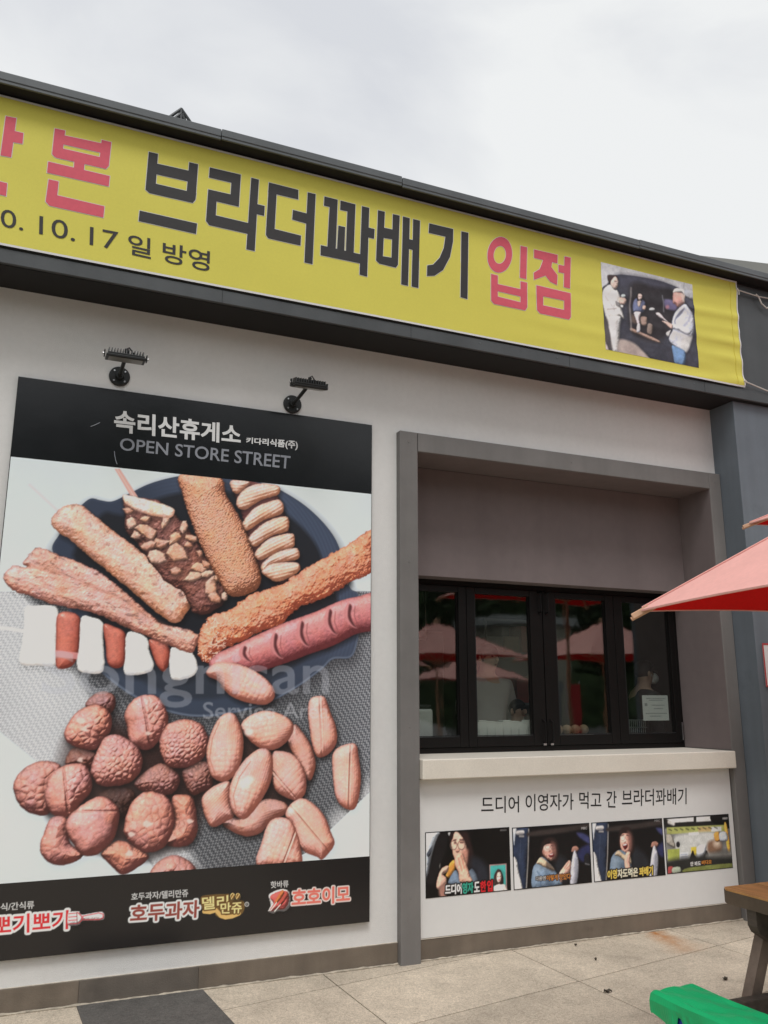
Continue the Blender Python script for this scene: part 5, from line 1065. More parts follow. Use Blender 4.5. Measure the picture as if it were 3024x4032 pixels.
for b_, q_, c_ in (('이영', [(1018, 592), (1112, 578), (1112, 668), (1018, 678)], yl), ('자도먹은', [(1120, 580), (1325, 560), (1325, 648), (1120, 666)], C(228, 216, 186)), ('꽈배기', [(1342, 560), (1478, 545), (1478, 632), (1342, 646)], yl)):
    print_type(sc_, STILL_Y, b_, S2, q_, c_, .045, rim=blk)
print_type(sc_, STILL_Y, 'MBC', S2, [(1497, 72), (1550, 70), (1550, 90), (1497, 92)], C(150, 150, 150), .02)
print_type(sd_, STILL_Y, '안 봐도', S4, [(605, 1366), (716, 1356), (716, 1402), (605, 1410)], wh, .05, rim=(.005, C(20, 18, 18)))
print_type(sd_, STILL_Y, '비디오', S4, [(728, 1352), (834, 1342), (834, 1384), (728, 1394)], og, .05, rim=(.005, C(20, 18, 18)))
print_type(sd_, STILL_Y, 'MBC', S4, [(956, 884), (1006, 880), (1006, 902), (956, 906)], C(160, 160, 160), .02)
for pr_, lb in ((sa, 'print of a person with round glasses biting a twisted doughnut'), (sb, 'print of a laughing person in a car, hands raised, orange caption'), (sc_, 'print of a laughing person in a car with yellow caption'), (sd_, 'print of a snack stall front with yellow-green signs')):
    bk = MB().box(pr_.x0-.0045, pr_.x1+.0045, PANEL_Y-.0022, PANEL_Y-.0004, pr_.z0-.0045, pr_.z1+.0045).build('photo_print', M_ink_black, board); tag(bk, lb)
    print_sheet('picture', pr_, STILL_Y, P_still, bk)

# ================================================================== red-edged sign on the column
rs_ = thing('wall_sign', (5.05, -.24, 1.5), 'red edged white sign on the blue grey column', 'sign')
box('plate', material('white sign plate', (.66, .66, .65), .45, .03, 12), rs_, 4.872, 5.30, -.2455, -.2385, 1.557, 1.856, bev=.002)
e = MB(); e.box(4.868, 4.880, -.2475, -.2457, 1.553, 1.860); e.box(4.8802, 5.30, -.2475, -.2457, 1.848, 1.860); e.box(4.8802, 5.30, -.2475, -.2457, 1.553, 1.565); e.build('border', material('red sign paint', (.42, .045, .05), .5), rs_)
v, f = union_fill(ringstrokes(4.985, 1.71, .066, .10, .02, 0)); link('lettering', mesh('lettering', [(a, -.2470, b) for a, b in v], f), MATS['red sign paint'], rs_)
# ================================================================== floodlights over the poster
def floodlight(x, z, hx, hz, hy, tilt, label, roll):
    t = thing('floodlight', (x, 0, z), label, 'lamp', 'floodlights over the food poster')
    m = MB(); m.tube([(x, -.0005, z), (x, -.008, z), (x, -.012, z)], [.058, .058, .050], 28); m.tube([(x, -.012, z), (x, -.030, z)], [.026, .020], 16); m.build('wall_plate', M_lamp, t)
    for k in range(4):
        a = math.pi/4+k*math.pi/2; m = MB(); m.tube([(x+.042*math.cos(a), -.010, z+.042*math.sin(a)), (x+.042*math.cos(a), -.0165, z+.042*math.sin(a))], .005, 8); m.build('screw', M_steel, t)
    m = MB(); m.tube([(x, -.02, z), (x+.35*(hx-x), -.10, z+.012), (hx, hy+.035, hz+.004)], .0115, 10); m.build('arm', M_lamp, t)
    Mx = Matrix.Translation((hx, hy, hz)) @ Matrix.Rotation(R(roll), 4, 'Y') @ Matrix.Rotation(R(tilt), 4, 'X')
    w = .104
    h = MB(); h.box(-w, w, -.052, .052, -.016, -.002, .003, M=Mx); h.box(-w*.93, w*.93, -.045, .045, -.002, .010, .003, M=Mx); hb = h.build('lamp_head', M_lamp, t)
    MB().box(-w*.86, w*.86, -.041, .041, -.0185, -.0162, M=Mx).build('lens', material('dull lamp lens', (.16, .16, .15), .3), hb)
    for k in range(13):
        u = -w*.86+k*w*1.72/12; g = MB(); g.prism([(-.042, .009), (.042, .009), (.036, .034), (-.030, .036)], 'x', u-.0022, u+.0022)
        bmesh.ops.transform(g.bm, matrix=Mx, verts=g.bm.verts[:]); g.build('cooling_fin', M_lamp, hb)
    for s in (-1, 1): MB().box(min(s*(w+.004), s*(w+.010)), max(s*(w+.004), s*(w+.010)), -.014, .014, -.012, .026, .001, M=Mx).build('bracket', M_lamp, t)
    for s in (-1, 1):
        sc = MB(); sc.tube([(s*(w+.010), 0, .006), (s*(w+.017), 0, .006)], .006, 8); bmesh.ops.transform(sc.bm, matrix=Mx, verts=sc.bm.verts[:]); sc.build('screw', M_steel, t)
    gl = MB(); gl.tube([(.004, .01, .010), (.004, .01, .050)], .011, 10); gl.tube([(.004, .01, .05), (.016, .012, .060), (.030, .014, .045), (.042, .016, .030), (.052, .02, .02)], .0042, 6)
    bmesh.ops.transform(gl.bm, matrix=Mx, verts=gl.bm.verts[:]); gl.build('cable_gland', M_rubber, t)
floodlight(.392, 3.258, .398, 3.286, -.235, 6, 'black finned floodlight above the left half of the food poster', 0)
floodlight(1.421, 3.239, 1.448, 3.280, -.245, 16, 'black finned floodlight nearest the serving window', 0)

# ================================================================== picnic table with a green-wrapped bench
TX0, TY0 = 2.578, -2.055
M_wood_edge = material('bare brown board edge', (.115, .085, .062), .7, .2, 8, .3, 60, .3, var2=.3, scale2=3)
pt = thing('picnic_table', (3.0, -2.9, 0), 'brown timber picnic table with a bench wrapped in green plastic', 'picnic table')
for k in range(5):
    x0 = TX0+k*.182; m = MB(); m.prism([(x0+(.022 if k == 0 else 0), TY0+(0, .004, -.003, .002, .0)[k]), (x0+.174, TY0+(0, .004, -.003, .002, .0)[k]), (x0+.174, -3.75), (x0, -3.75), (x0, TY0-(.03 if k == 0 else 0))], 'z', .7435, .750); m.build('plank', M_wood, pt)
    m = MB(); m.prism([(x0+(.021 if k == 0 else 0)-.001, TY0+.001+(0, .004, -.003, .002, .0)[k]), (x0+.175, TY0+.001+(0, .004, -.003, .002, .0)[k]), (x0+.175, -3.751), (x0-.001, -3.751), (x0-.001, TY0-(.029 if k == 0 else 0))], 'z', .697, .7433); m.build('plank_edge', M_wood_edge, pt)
for yy in (-2.17, -3.55):
    m = MB(); m.prism([(2.588, .696), (3.43, .696), (3.43, .63), (3.36, .578), (2.665, .578), (2.602, .615), (2.588, .64)], 'y', yy-.045, yy); m.build('cleat', M_wood_dark, pt)
    for s in (-1, 1):
        cx = 3.01; m = MB(); a = [(cx+s*.255, .69), (cx+s*.305, .69), (cx+s*.605, 0), (cx+s*.555, 0)]; m.prism(a, 'y', yy+.001, yy+.045); m.build('leg', M_wood_leg, pt)
    m = MB(); m.box(2.215, 3.90, yy-.046, yy-.001, .345, .405, .006); m.build('bench_support', M_wood_dark, pt)
box('bench', M_wood_dark, pt, 3.66, 3.89, -3.75, -2.12, .407, .452, bev=.008)
def wrapped_bench():
    bx0, bx1, y0, y1, zt = 2.176, 2.362, -3.80, -2.115, .450
    N = 150; prof = []
    ring = []
    for i in range(N+1):
        t = i/N; y = y0+(y1-y0)*t; sag = .004*math.sin(t*19)+.003*math.sin(t*41+1)
        s_ = y1-y; dr = .07+.008*math.sin(t*17+2)
        dl = float(np.interp(s_, [0, .03, .055, .085, .105, .12, .14, .155, .175, .195, .215, .25, 1.7], [.070, .074, .085, .112, .122, .044, .046, .086, .042, .112, .118, .122, .125]))+.003*math.sin(s_*60)
        row_ = [(bx0-.003, zt-dl), (bx0-.004, zt-.03), (bx0-.001, zt-.010), (bx0+.010, zt-.001+sag*.3)]
        for u in (.15, .32, .5, .68, .85): row_.append((bx0+(bx1-bx0)*u, zt+sag*(1+.6*math.sin(u*9+t*7))+.0025*math.sin(t*60+u*11)))
        row_ += [(bx1-.010, zt-.001), (bx1+.001, zt-.010), (bx1+.004, zt-.03), (bx1+.003, zt-dr)]
        ring.append([(x+.0035*math.sin(t*31+z*60), y, z) for x, z in row_])
    n = len(ring[0]); v = [p for r_ in ring for p in r_]; f = []
    for i in range(N):
        for j in range(n-1): a = i*n+j; f.append((a, a+1, a+n+1, a+n))
    # folded-over end towards the wall
    last = [i_ for i_ in range(N*n, N*n+n)]; base = len(v)
    for j in range(n):
        x, y, z = v[last[j]]; v.append((x*.99+.0222, y1+.010+.004*math.sin(j), z-.003))
    for j in range(n):
        x, y, z = v[last[j]]; v.append((x*.985+.033, y1+.012, min(z, zt-.070+.005*math.sin(j*1.7))))
    for j in range(n-1):
        f.append((last[j], last[j+1], base+j+1, base+j)); f.append((base+j, base+j+1, base+n+j+1, base+n+j))
    b = tag(link('bench', mesh('bench', v, f, False), M_green, pt), 'bench seat wrapped in torn green plastic sheet')
    md = b.modifiers.new('thickness', 'SOLIDIFY'); md.thickness = .003; md.offset = 1
    box('bench_board', M_wood_dark, b, bx0+.006, bx1-.006, y0+.02, y1-.004, .405, .437, bev=.006)
    u = MB(); u.box(bx0+.006, bx0+.11, -3.2, -2.195, .32, .404, .014); u.box(bx0+.012, bx0+.09, -2.62, -2.22, .24, .321, .01); u.build('blue_wrapping', M_blue, b)
wrapped_bench()

# ================================================================== parasols
def parasol(cx, cy, half, ze, za, label, rz=0.0, pole_base=0.0, seg=10):
    t = thing('parasol', (cx, cy, 0), label, 'parasol', 'red cafe parasols')
    cr = [Vector((cx+half*math.sqrt(2)*math.cos(R(45+90*k)+rz), cy+half*math.sqrt(2)*math.sin(R(45+90*k)+rz), ze)) for k in range(4)]; ap = Vector((cx, cy, za))
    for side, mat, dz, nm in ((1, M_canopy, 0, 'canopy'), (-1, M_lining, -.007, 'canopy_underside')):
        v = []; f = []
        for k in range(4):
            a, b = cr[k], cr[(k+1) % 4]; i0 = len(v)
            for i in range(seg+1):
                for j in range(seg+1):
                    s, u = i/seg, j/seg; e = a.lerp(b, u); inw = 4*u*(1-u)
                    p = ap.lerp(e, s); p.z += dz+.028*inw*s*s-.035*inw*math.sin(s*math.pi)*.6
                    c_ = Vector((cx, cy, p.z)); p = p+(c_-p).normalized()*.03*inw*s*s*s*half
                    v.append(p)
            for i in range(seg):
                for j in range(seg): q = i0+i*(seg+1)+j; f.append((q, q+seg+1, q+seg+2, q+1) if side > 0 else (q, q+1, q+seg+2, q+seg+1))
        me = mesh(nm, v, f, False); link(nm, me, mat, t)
        if side > 0:
            hm = MB()
            for k in range(4):
                a, b = cr[k], cr[(k+1) % 4]; P_ = []
                for j in range(13):
                    u = j/12; inw = 4*u*(1-u); p = a.lerp(b, u); p.z += .028*inw-.004; c_ = Vector((cx, cy, p.z)); P_.append(p+(c_-p).normalized()*.03*inw*half)
                hm.tube(P_, .005, 5)
            sm_ = MB()
            for k in range(4):      # stitched seams over the hips and down the middle of each panel
                a, b = cr[k], cr[(k+1) % 4]
                for u in (0.0, .5):
                    P_ = []
                    for i in range(9):
                        s = .04+.95*i/8; inw = 4*u*(1-u); p = ap.lerp(a.lerp(b, u), s); p.z += .003+.028*inw*s*s-.035*inw*math.sin(s*math.pi)*.6; c_ = Vector((cx, cy, p.z)); P_.append(p+(c_-p).normalized()*.03*inw*s*s*s*half)
                    sm_.tube(P_, .0035, 5)
            sm_.build('canopy_seam', material('seam tape', (.80, .40, .36), .7, .05, 40), t)
            hm.build('canopy_hem', material('pinkish hem tape', (.74, .40, .36), .7, .05, 40), t)
    for k in range(8):
        c_ = cr[k//2] if k % 2 == 0 else (cr[k//2]+cr[(k//2+1) % 4])/2
        d = (c_-ap).normalized(); end = c_+d*(.035 if k % 2 == 0 else -.03); off = Vector((0, 0, -.022))
        r_ = MB(); r_.tube([ap+d*.06+off+Vector((0, 0, -.02)), end+off*.9], .0085, 8)
        if k % 2 == 0: r_.box(-.013, .013, -.045, .03, -.012, .012, .004, M=Matrix.Translation(c_+off*.6) @ d.to_track_quat('Y', 'Z').to_matrix().to_4x4())
        r_.build('rib', M_ribwood, t)
        st = MB(); st.tube([ap.lerp(c_, .5)+off*1.4, Vector((cx, cy, ze-.10))], .007, 6); st.build('strut', M_ribwood, t)
    p = MB(); p.tube([(cx, cy, pole_base+.03), (cx, cy, za-.01)], .021, 14); p.build('pole', M_ribwood, t)
    p = MB(); p.tube([(cx, cy, za-.02), (cx, cy, za+.03), (cx, cy, za+.06)], [.04, .03, .012], 12); p.build('finial', M_ribwood, t)
    p = MB(); p.tube([(cx, cy, 0.0), (cx, cy, .05), (cx, cy, .07)], [.23, .23, .06], 24); p.tube([(cx, cy, .07), (cx, cy, .30)], .03, 12); p.build('base', material('grey concrete foot', (.22, .21, .2), .9, .15, 20), t)
    return t
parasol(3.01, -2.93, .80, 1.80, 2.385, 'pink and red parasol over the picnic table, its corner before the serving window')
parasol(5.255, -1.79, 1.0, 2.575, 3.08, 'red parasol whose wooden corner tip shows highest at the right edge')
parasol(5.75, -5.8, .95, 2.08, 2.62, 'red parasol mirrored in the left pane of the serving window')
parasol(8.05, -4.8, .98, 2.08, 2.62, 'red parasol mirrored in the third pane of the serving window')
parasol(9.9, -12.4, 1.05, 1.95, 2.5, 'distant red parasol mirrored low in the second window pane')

# ================================================================== paper notice stuck inside the last pane
nz_ = thing('paper_notice', (4.455, .42, 1.31), 'white paper notice taped inside the right-hand window pane', 'notice')
MB().box(4.335, 4.578, .4305, .4312, 1.313, 1.498).build('sheet', material('notice paper', (.62, .64, .64), .7, .04, 6), nz_)
inkm = material('faded grey ink', (.30, .32, .33), .7)
l_ = MB()
rr = random.Random(2)
for k, (z, x0, x1) in enumerate(((1.475, 4.375, 4.55), (1.462, 4.40, 4.53), (1.425, 4.42, 4.54), (1.40, 4.44, 4.52), (1.365, 4.36, 4.56), (1.345, 4.40, 4.50))):
    x = x0
    while x < x1: w_ = .006+.008*rr.random(); l_.box(x, x+w_, .4298, .4303, z-.004, z+.004); x += w_+.005
l_.box(4.355, 4.38, .4298, .4303, 1.418, 1.44); l_.build('lettering', inkm, nz_)

# ================================================================== things on the kitchen worktop
wb = material('white carton', (.66, .66, .64), .6, .03, 20)
for k in range(9):
    x = 2.93+k*.064; b = MB(); h = .098+.006*((k*5) % 3); b.prism([(-.029, 0), (.029, 0), (.033, h), (-.033, h)], 'y', -.03, .03)
    bmesh.ops.transform(b.bm, matrix=Matrix.Translation((x, .515, 1.2055)), verts=b.bm.verts[:]); b.box(x-.034, x+.034, .483, .547, 1.2055+h, 1.2065+h+.006, .001)
    o = b.build('paper_carton', wb); tag(o, 'small white paper carton in the row behind the second window pane', 'carton', 'white cartons in a row behind the glass')
bk = thing('wire_basket', (4.33, .60, 1.205), 'grey wire basket on the worktop behind the right-hand pane', 'basket')
m = MB()
for k in range(15): x = 4.20+k*.0185; m.tube([(x, .565, 1.2085), (x-.004*(k-7)*.1, .56, 1.315)], .0022, 5); m.tube([(x, .655, 1.2085), (x, .66, 1.315)], .0022, 5)
for z in (1.209, 1.26, 1.315): m.tube([(4.19, .56, z), (4.47, .56, z), (4.47, .66, z), (4.19, .66, z), (4.19, .56, z)], .003, 5)
m.build('wires', M_steel, bk)
bg_ = thing('bread_tray', (3.72, .62, 1.205), 'brown wrapped snacks on a tray behind the third window pane', 'tray')
box('tray', material('pale tray', (.4, .38, .35), .5), bg_, 3.58, 3.98, .56, .68, 1.2055, 1.217, bev=.004)
for k in range(5): MB().ball((3.63+k*.075, .62, 1.25), .036, 1, 1.1, .95).build('wrapped_snack', material('brown paper wrap', (.30, .20, .13), .7, .2, 20), bg_, True)

# ================================================================== people in the kitchen
def skinned(name, pts, edges, rad, mat, parent, root=0):
    me = bpy.data.meshes.new(name); me.from_pydata(pts, edges, []); o = link(name, me, mat, parent)
    sk = o.modifiers.new('skin', 'SKIN'); sk.use_smooth_shade = True
    d = me.skin_vertices[0].data
    for i, r_ in enumerate(rad): d[i].radius = (r_, r_) if not isinstance(r_, tuple) else r_
    d[root].use_root = True
    ss = o.modifiers.new('sub', 'SUBSURF'); ss.levels = 1; ss.render_levels = 2
    return o
M_skin = material('skin', (.56, .36, .27), .55, .05, 12, spec=.3); M_hair = material('black hair', (.012, .010, .010), .5, .3, 60, .3, 120)
def person(x, y, z0, h, face, shirt, trousers, label, mask=False, arms='down', cap=None):
    t = thing('person', (x, y, z0), label, 'person'); k = h/1.7; c, s = math.cos(face), math.sin(face)
    def P(fx, fy, fz): return (x+(fx*c-fy*s)*k, y+(fx*s+fy*c)*k, z0+fz*k)      # fx forward, fy to the left
    hx = .32 if arms == 'work' else .02
    pts = [P(0, 0, .92), P(0, 0, 1.08), P(-.01, 0, 1.26), P(-.01, 0, 1.42), P(.01, 0, 1.50), P(.03, 0, 1.585), P(.035, 0, 1.645)]
    e = [(0, 1), (1, 2), (2, 3), (3, 4), (4, 5), (5, 6)]; r_ = [(.15*k, .11*k), (.135*k, .10*k), (.16*k, .11*k), (.11*k, .08*k), .052*k, .082*k, .070*k]
    for sd in (1, -1):
        i = len(pts); pts += [P(-.01, sd*.19, 1.40), P(.0, sd*.24, 1.13), P(hx, sd*.20, .98 if arms == 'work' else .88), P(hx+.07, sd*.19, .97 if arms == 'work' else .80), P(hx+.12, sd*.17, .965 if arms == 'work' else .73)]
        e += [(3, i), (i, i+1), (i+1, i+2), (i+2, i+3), (i+3, i+4)]; r_ += [.062*k, .046*k, .034*k, (.042*k, .022*k), .016*k]
        j = len(pts); pts += [P(0, sd*.10, .86), P(.01, sd*.11, .48), P(-.02, sd*.11, .09), P(.12, sd*.12, .035)]
        e += [(0, j), (j, j+1), (j+1, j+2), (j+2, j+3)]; r_ += [.095*k, .065*k, .045*k, .042*k]
        for q in range(4):
            n_ = len(pts); pts += [P(hx+.15, sd*(.15+.018*q), .95 if arms == 'work' else .69), P(hx+.185, sd*(.15+.018*q), .94 if arms == 'work' else .65)]; e += [(i+4, n_), (n_, n_+1)]; r_ += [.009, .008]
    body = skinned('body', pts, e, r_, M_skin, t)
    sp = [P(0, 0, .90), P(0, 0, 1.08), P(-.01, 0, 1.26), P(-.01, 0, 1.41), P(.0, 0, 1.475)]; se = [(0, 1), (1, 2), (2, 3), (3, 4)]; sr = [(.175*k, .13*k), (.16*k, .122*k), (.182*k, .132*k), (.13*k, .10*k), .068*k]
    for sd in (1, -1):
        i = len(sp); sp += [P(-.01, sd*.19, 1.40), P(.0, sd*.245, 1.20), P(.02 if arms == 'down' else .12, sd*.24, 1.07)]; se += [(3, i), (i, i+1), (i+1, i+2)]; sr += [.078*k, .066*k, .06*k]
    skinned('shirt', sp, se, sr, shirt, t)
    tp_ = [P(0, 0, .93)]; te = []; tr_ = [(.165*k, .125*k)]
    for sd in (1, -1):
        i = len(tp_); tp_ += [P(0, sd*.10, .84), P(.01, sd*.11, .48), P(-.015, sd*.11, .12)]; te += [(0, i), (i, i+1), (i+1, i+2)]; tr_ += [.108*k, .08*k, .062*k]
    skinned('trousers', tp_, te, tr_, trousers, t)
    hd_ = MB(); hd_.ball((0, 0, 0), .092*k, 1.04, .96, 1.08, 20, 14)
    for v_ in list(hd_.bm.verts):      # hair leaves the face open
        if v_.co.x > .045*k and v_.co.z < .035*k: v_.co.x *= .55; v_.co.z *= .9
        if v_.co.z < -.03*k: v_.co.z *= .75
    bmesh.ops.transform(hd_.bm, matrix=Matrix.Translation(P(.022, 0, 1.628)) @ Matrix.Rotation(face, 4, 'Z'), verts=hd_.bm.verts[:]); hd_.build('hair', cap or M_hair, t, True)
    for sd in (1, -1):
        ey = MB(); ey.ball(P(.113, sd*.031, 1.622), .0085); ey.build('eye', M_ink_black, t, True)
        ea = MB(); ea.ball(P(.03, sd*.086, 1.60), .018, .8, .5, 1.4); ea.build('ear', M_skin, t, True)
    if mask:
        mk_ = MB(); mk_.ball((0, 0, 0), .052*k, .9, 1.1, .95, 14, 10); bmesh.ops.transform(mk_.bm, matrix=Matrix.Translation(P(.098, 0, 1.562)) @ Matrix.Rotation(face, 4, 'Z'), verts=mk_.bm.verts[:]); mk_.build('face_mask', material('white mask', (.82, .82, .82), .8), t, True)
        ml = MB(); ml.tube([P(.09, .05, 1.58), P(.035, .092, 1.60), P(.09, .055, 1.55)], .002, 5); ml.tube([P(.09, -.05, 1.58), P(.035, -.092, 1.60), P(.09, -.055, 1.55)], .002, 5); ml.build('mask_strap', MATS['white mask'], t)
    else:
        no = MB(); no.ball(P(.128, 0, 1.60), .014, 1, .8, 1.4); no.build('nose', M_skin, t, True); mo = MB(); mo.ball(P(.116, 0, 1.558), .016, .5, 1.3, .35); mo.build('mouth', material('lips', (.30, .10, .09), .5), t, True)
    return t
M_shirt_b = material('black shirt', (.02, .02, .022), .8, .1, 20, .2, 80); M_shirt_w = material('white shirt', (.62, .61, .60), .8, .04, 14, .3, 30); M_shirt_g = material('pale pink grey shirt', (.50, .46, .45), .8, .04, 14, .3, 30)
M_trous = material('dark trousers', (.03, .032, .04), .8, .1, 20)
person(4.66, .80, .20, 1.56, R(-18), M_shirt_b, M_trous, 'person in black with a white face mask behind the right-hand pane', True)
person(3.30, .95, .20, 1.66, R(-80), M_shirt_g, M_trous, 'dark-haired person in a pale top behind the second window pane', False, 'work')
person(3.52, .90, .20, 1.25, R(-75), M_shirt_w, M_trous, 'shorter person in a white shirt behind the second window pane', False, 'work')

# ================================================================== dry leaves on the paving
M_leaf = material('dry leaf', (.06, .05, .037), .8, .3, 60)
for (px, py, ln, an, lb) in ((2857, 3860, .040, 20, 'dry dark leaf on the paving between table leg and counter'), (2394, 3909, .046, -10, 'largest dry leaf, on a paving joint left of the green bench'), (2346, 3782, .022, 35, 'small dry leaf in the middle of the paving before the counter'), (2267, 3726, .018, 0, 'tiny dry leaf near the counter plinth')):
    d_ = _R*((px-1512)/SV_F)-_U*((py-2016)/SV_F)+_F; t_ = -CAM[2]/d_[2]; gx, gy = d_[0]*t_, CAM[1]+d_[1]*t_
    o = thing('dry_leaf', (gx, gy, .002), lb, 'leaf', 'dry leaves on the paving'); v = []; f = []; n = 8; ca, sa_ = math.cos(R(an)), math.sin(R(an))
    for i in range(n+1):
        u = i/n; w_ = ln*.33*math.sin(math.pi*u**.8)*(1+.25*math.sin(i*2.3))
        for s in (-1, 0, 1): a, b = (u-.5)*ln, s*w_; v.append((gx+a*ca-b*sa_, gy+a*sa_+b*ca, .004+abs(s)*.008+.004*math.sin(i*1.3)))
    for i in range(n):
        for j in range(2): q = i*3+j; f.append((q, q+1, q+4, q+3))
    b_ = link('blade', mesh('blade', v, f), M_leaf, o); b_.modifiers.new('t', 'SOLIDIFY').thickness = .0012

# ================================================================== across the forecourt (mirrored in the glass)
M_hill = material('wooded slope', (.030, .048, .020), .95, .6, 1.2, 1.0, 3.0, .1, var2=.4, scale2=.25)
v = []; f = []; nx, ny = 90, 26; rg = np.random.RandomState(4)
for i in range(nx):
    for j in range(ny):
        x = -70+190*i/(nx-1); y = -34-46*j/(ny-1); u = j/(ny-1)
        z = -.4+30*u**.8*(.72+.28*math.sin(x*.045+1))+(1.6*(vnoise(np.array([x*.9]), np.array([y*.9]), 3)[0]-.5)*2+2.6*(vnoise(np.array([x*.3]), np.array([y*.3]), 5)[0]-.5)*2)*min(1, u*8)
        v.append((x, y, z))
for i in range(nx-1):
    for j in range(ny-1): a = i*ny+j; f.append((a, a+1, a+ny+1, a+ny))
tag(link('hillside', mesh('hillside', v, f), M_hill), kind='structure')
def tree(x, y, h, sp, label, seed):
    t = thing('roadside_tree', (x, y, 0), label, 'tree', 'trees along the far side of the forecourt'); rr = random.Random(seed)
    m = MB(); m.tube([(x, y, -.02), (x+.1, y, h*.3), (x-.05, y+.1, h*.6), (x, y, h*.85)], [.20, .15, .10, .04], 8)
    for k in range(5): a = rr.random()*6.28; z = h*(.35+.1*k); m.tube([(x, y, z), (x+sp*.6*math.cos(a), y+sp*.6*math.sin(a), z+h*.16)], [.07, .02], 6)
    m.build('trunk', material('bark', (.06, .045, .035), .9, .3, 10), t)
    v = []; f = []
    for k in range(2600):
        a = rr.random()*6.283; u = rr.random(); zz = h*(.28+.74*u); r_ = sp*(math.sin(math.pi*min(1, .12+.88*u))**.6)*rr.random()**.45*(.8+.4*math.sin(a*3+seed+u*5)*.5)
        c_ = Vector((x+r_*math.cos(a), y+r_*math.sin(a), zz)); d1 = Vector((rr.gauss(0, 1), rr.gauss(0, 1), rr.gauss(0, 1))).normalized()*.16; d2 = d1.orthogonal().normalized()*.13
        i = len(v); v += [c_-d1, c_+d2, c_+d1, c_-d2]; f.append((i, i+1, i+2, i+3))
    link('crown', mesh('crown', v, f), material('dark leaves', (.035, .06, .02), .7, .4, 3), t)
for x, y, h, sp, lb, sd in ((9, -21, 8.5, 2.8, 'dark tree mirrored at the left of the window', 1), (15.5, -23, 9.5, 3.0, 'tall dark tree mirrored in the second pane', 2), (22, -22, 9, 2.9, 'broad dark tree mirrored in the third pane', 3), (29, -21, 8, 2.6, 'dark tree mirrored in the right-hand pane', 4)): tree(x, y, h, sp, lb, sd)
hb_ = thing('forecourt_building', (15.6, -19, 0), 'low beige building across the forecourt mirrored in the second pane', 'building')
box('wall', material('beige wall', (.42, .40, .33), .8, .05, 3), hb_, 14.2, 16.9, -20.5, -18, -.02, 3.9, bev=.02); box('roof', material('pale roof slab', (.4, .42, .42), .7), hb_, 14.0, 17.1, -20.7, -17.8, 3.901, 4.15, bev=.02); box('door', material('grey door', (.2, .21, .22), .5), hb_, 15.6, 16.4, -18.0, -17.96, 0, 2.1, bev=.01)
box('window', material('dark far pane', (.03, .035, .04), .1), hb_, 14.5, 15.3, -18.0, -17.96, 1.0, 2.1, bev=.01)
def car(x, y, rz, label):
    t = thing('parked_car', (x, y, 0), label, 'car', rz=0); wp = material('white car paint', (.68, .69, .70), .25, .02, 5, spec=.5, coat=.6)
    X = lambda a: x+a
    prof = [(-2.1, .35), (-2.15, .62), (-2.0, .82), (-1.2, .93), (-.55, 1.38), (.75, 1.45), (1.55, 1.0), (2.05, .92), (2.15, .6), (2.1, .35)]
    m = MB(); m.prism([(X(a), z) for a, z in prof], 'y', y-.85, y+.85); es = [e for e in m.bm.edges if e.calc_length() < 3]; bmesh.ops.bevel(m.bm, geom=m.bm.edges[:], offset=.06, segments=2, affect='EDGES'); m.build('body', wp, t)
    gm = material('car glass', (.02, .025, .03), .08)
    for s in (-1, 1):
        yy = y+s*.856
        for a in ([(-.98, .98), (-.48, 1.30), (.08, 1.34), (.08, .98)], [(.14, .98), (.14, 1.34), (.68, 1.36), (1.28, 1.0)]): m = MB(); m.prism([(X(p), q) for p, q in a], 'y', yy-.01, yy+.006); m.build('side_window', gm, t)
        for wx in (-1.3, 1.3): m = MB(); m.tube([(X(wx), y+s*.62, .33), (X(wx), y+s*.87, .33)], .33, 24); w_ = m.build('wheel', M_rubber, t); m = MB(); m.tube([(X(wx), y+s*.86, .33), (X(wx), y+s*.885, .33)], .2, 16); m.build('rim', M_steel, w_)
    for s in (-1, 1): MB().box(X(-2.17), X(-2.08), y+s*.62-.16, y+s*.62+.16, .62, .74, .01).build('headlight', material('lamp glass', (.6, .6, .6), .1), t)
car(5.85, -10.4, 0, 'white car parked across the forecourt, mirrored low in the left pane')
rb = thing('red_banner_stand', (9.05, -7.0, 0), 'tall red banner on a stand mirrored in the third pane', 'sign')
box('panel', material('red vinyl panel', (.42, .02, .022), .5, .05, 8), rb, 8.93, 9.17, -7.01, -6.98, .7, 1.75, bev=.004); m = MB(); m.tube([(8.93, -7.03, 0), (8.93, -7.03, 1.8)], .015, 8); m.tube([(9.17, -7.03, 0), (9.17, -7.03, 1.8)], .015, 8); m.box(8.8, 9.3, -7.2, -6.85, 0, .03); m.build('frame', M_steel, rb)
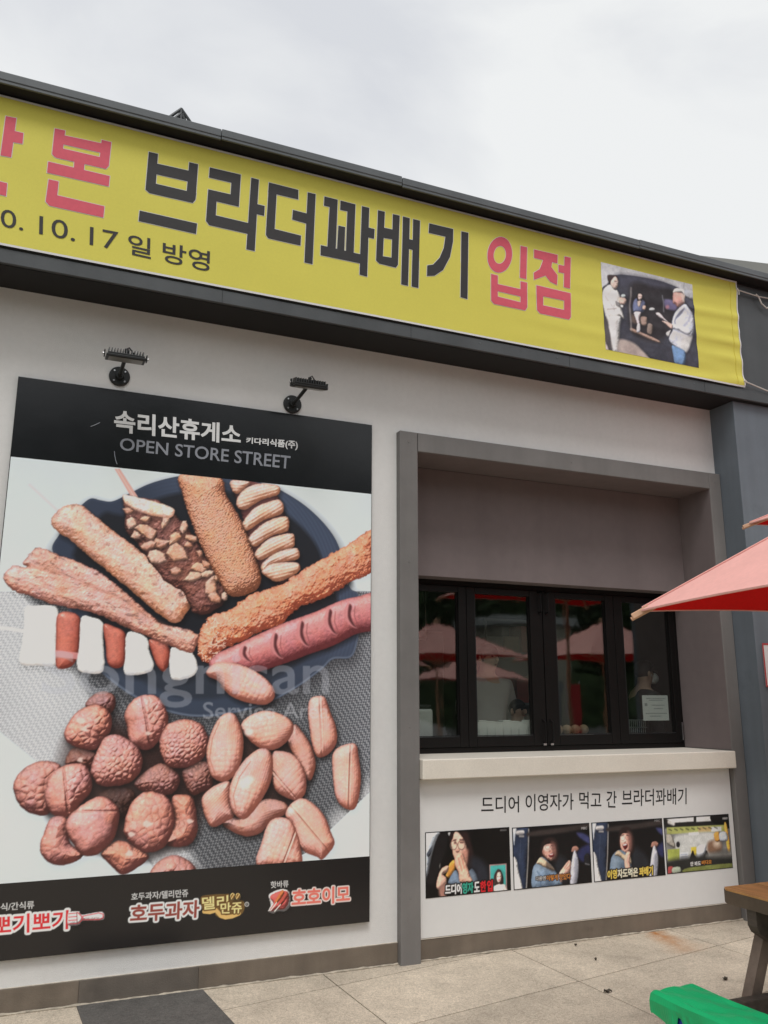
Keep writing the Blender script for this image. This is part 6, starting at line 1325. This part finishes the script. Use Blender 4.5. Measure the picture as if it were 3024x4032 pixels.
# ================================================================== clutter behind the glass
sk = thing('storage_shelf', (3.95, 1.55, .2), 'grey wire shelf with boxes standing in the dim kitchen', 'shelf')
m = MB()
for x in (3.62, 4.28):
    for y in (1.5, 1.85): m.tube([(x, y, .2), (x, y, 2.15)], .012, 8)
for z in (.6, 1.0, 1.42, 1.84, 2.12): m.box(3.60, 4.30, 1.48, 1.87, z, z+.02)
m.build('frame', material('shelf grey', (.22, .22, .22), .5), sk)
rr = random.Random(8)
cols = [(.35, .25, .15), (.5, .5, .48), (.12, .16, .2), (.42, .12, .08), (.3, .3, .28)]
for z in (1.02, 1.44, 1.86):
    x = 3.64
    while x < 4.18:
        w_ = .07+.09*rr.random(); h_ = .12+.16*rr.random(); c_ = cols[rr.randrange(5)]
        box('stored_box', material('stored box %d' % cols.index(c_), c_, .7, .15, 9), sk, x, x+w_, 1.52, 1.52+.2, z+.001, z+h_, bev=.004); x += w_+.02
hn = thing('hanging_ladle_rack', (2.75, 1.9, 1.9), 'steel utensils hanging on a rail in the dim kitchen', 'utensils')
m = MB(); m.tube([(2.35, 1.9, 1.98), (3.25, 1.9, 1.98)], .01, 8); m.tube([(2.35, 1.9, 1.98), (2.35, 1.9, 3.1)], .006, 6); m.tube([(3.25, 1.9, 1.98), (3.25, 1.9, 3.1)], .006, 6); m.build('rail', M_steel, hn)
for k in range(6): m = MB(); x = 2.45+k*.14; L_ = .25+.05*(k % 3); m.tube([(x, 1.9, 1.975), (x, 1.9, 1.975-L_)], .006, 6); m.ball((x, 1.9, 1.945-L_), .045, 1, .4, 1); m.build('utensil', M_steel, hn)
mc = thing('drinks_machine', (2.52, .62, 1.205), 'pale machine on the worktop behind the left-hand pane', 'machine')
box('body', material('pale machine shell', (.5, .5, .49), .4, .04, 8), mc, 2.36, 2.62, .50, .68, 1.2055, 1.40, bev=.015); box('top', M_rubber, mc, 2.37, 2.61, .51, .67, 1.4005, 1.43, bev=.01)
# fixings on the window surround and the white board
for (x, z) in ((2.19, .35), (2.19, 1.3), (2.19, 2.3), (2.19, 3.08), (4.756, 3.08), (3.45, 3.088), (4.756, 2.2)):
    m = MB(); m.tube([(x, -.0498, z), (x, -.0522, z)], .0055, 10); m.build('screw', M_frame, shop)
for x in (2.6, 3.2, 3.8, 4.4): m = MB(); m.tube([(x, FY-.0118, 3.74), (x, FY-.0142, 3.74)], .006, 8); m.build('rivet', M_cap, shop)
for x in (-.3, .9, 2.1, 3.3, 4.5): MB().box(x, x+.0022, FY-.0128, FY-.0119, 3.687, 3.766).build('panel_seam', M_soffit, shop)
MB().box(2.2535, 2.2555, -.0506, -.0499, 3.03, 3.145).build('mitre_seam', M_soffit, shop)
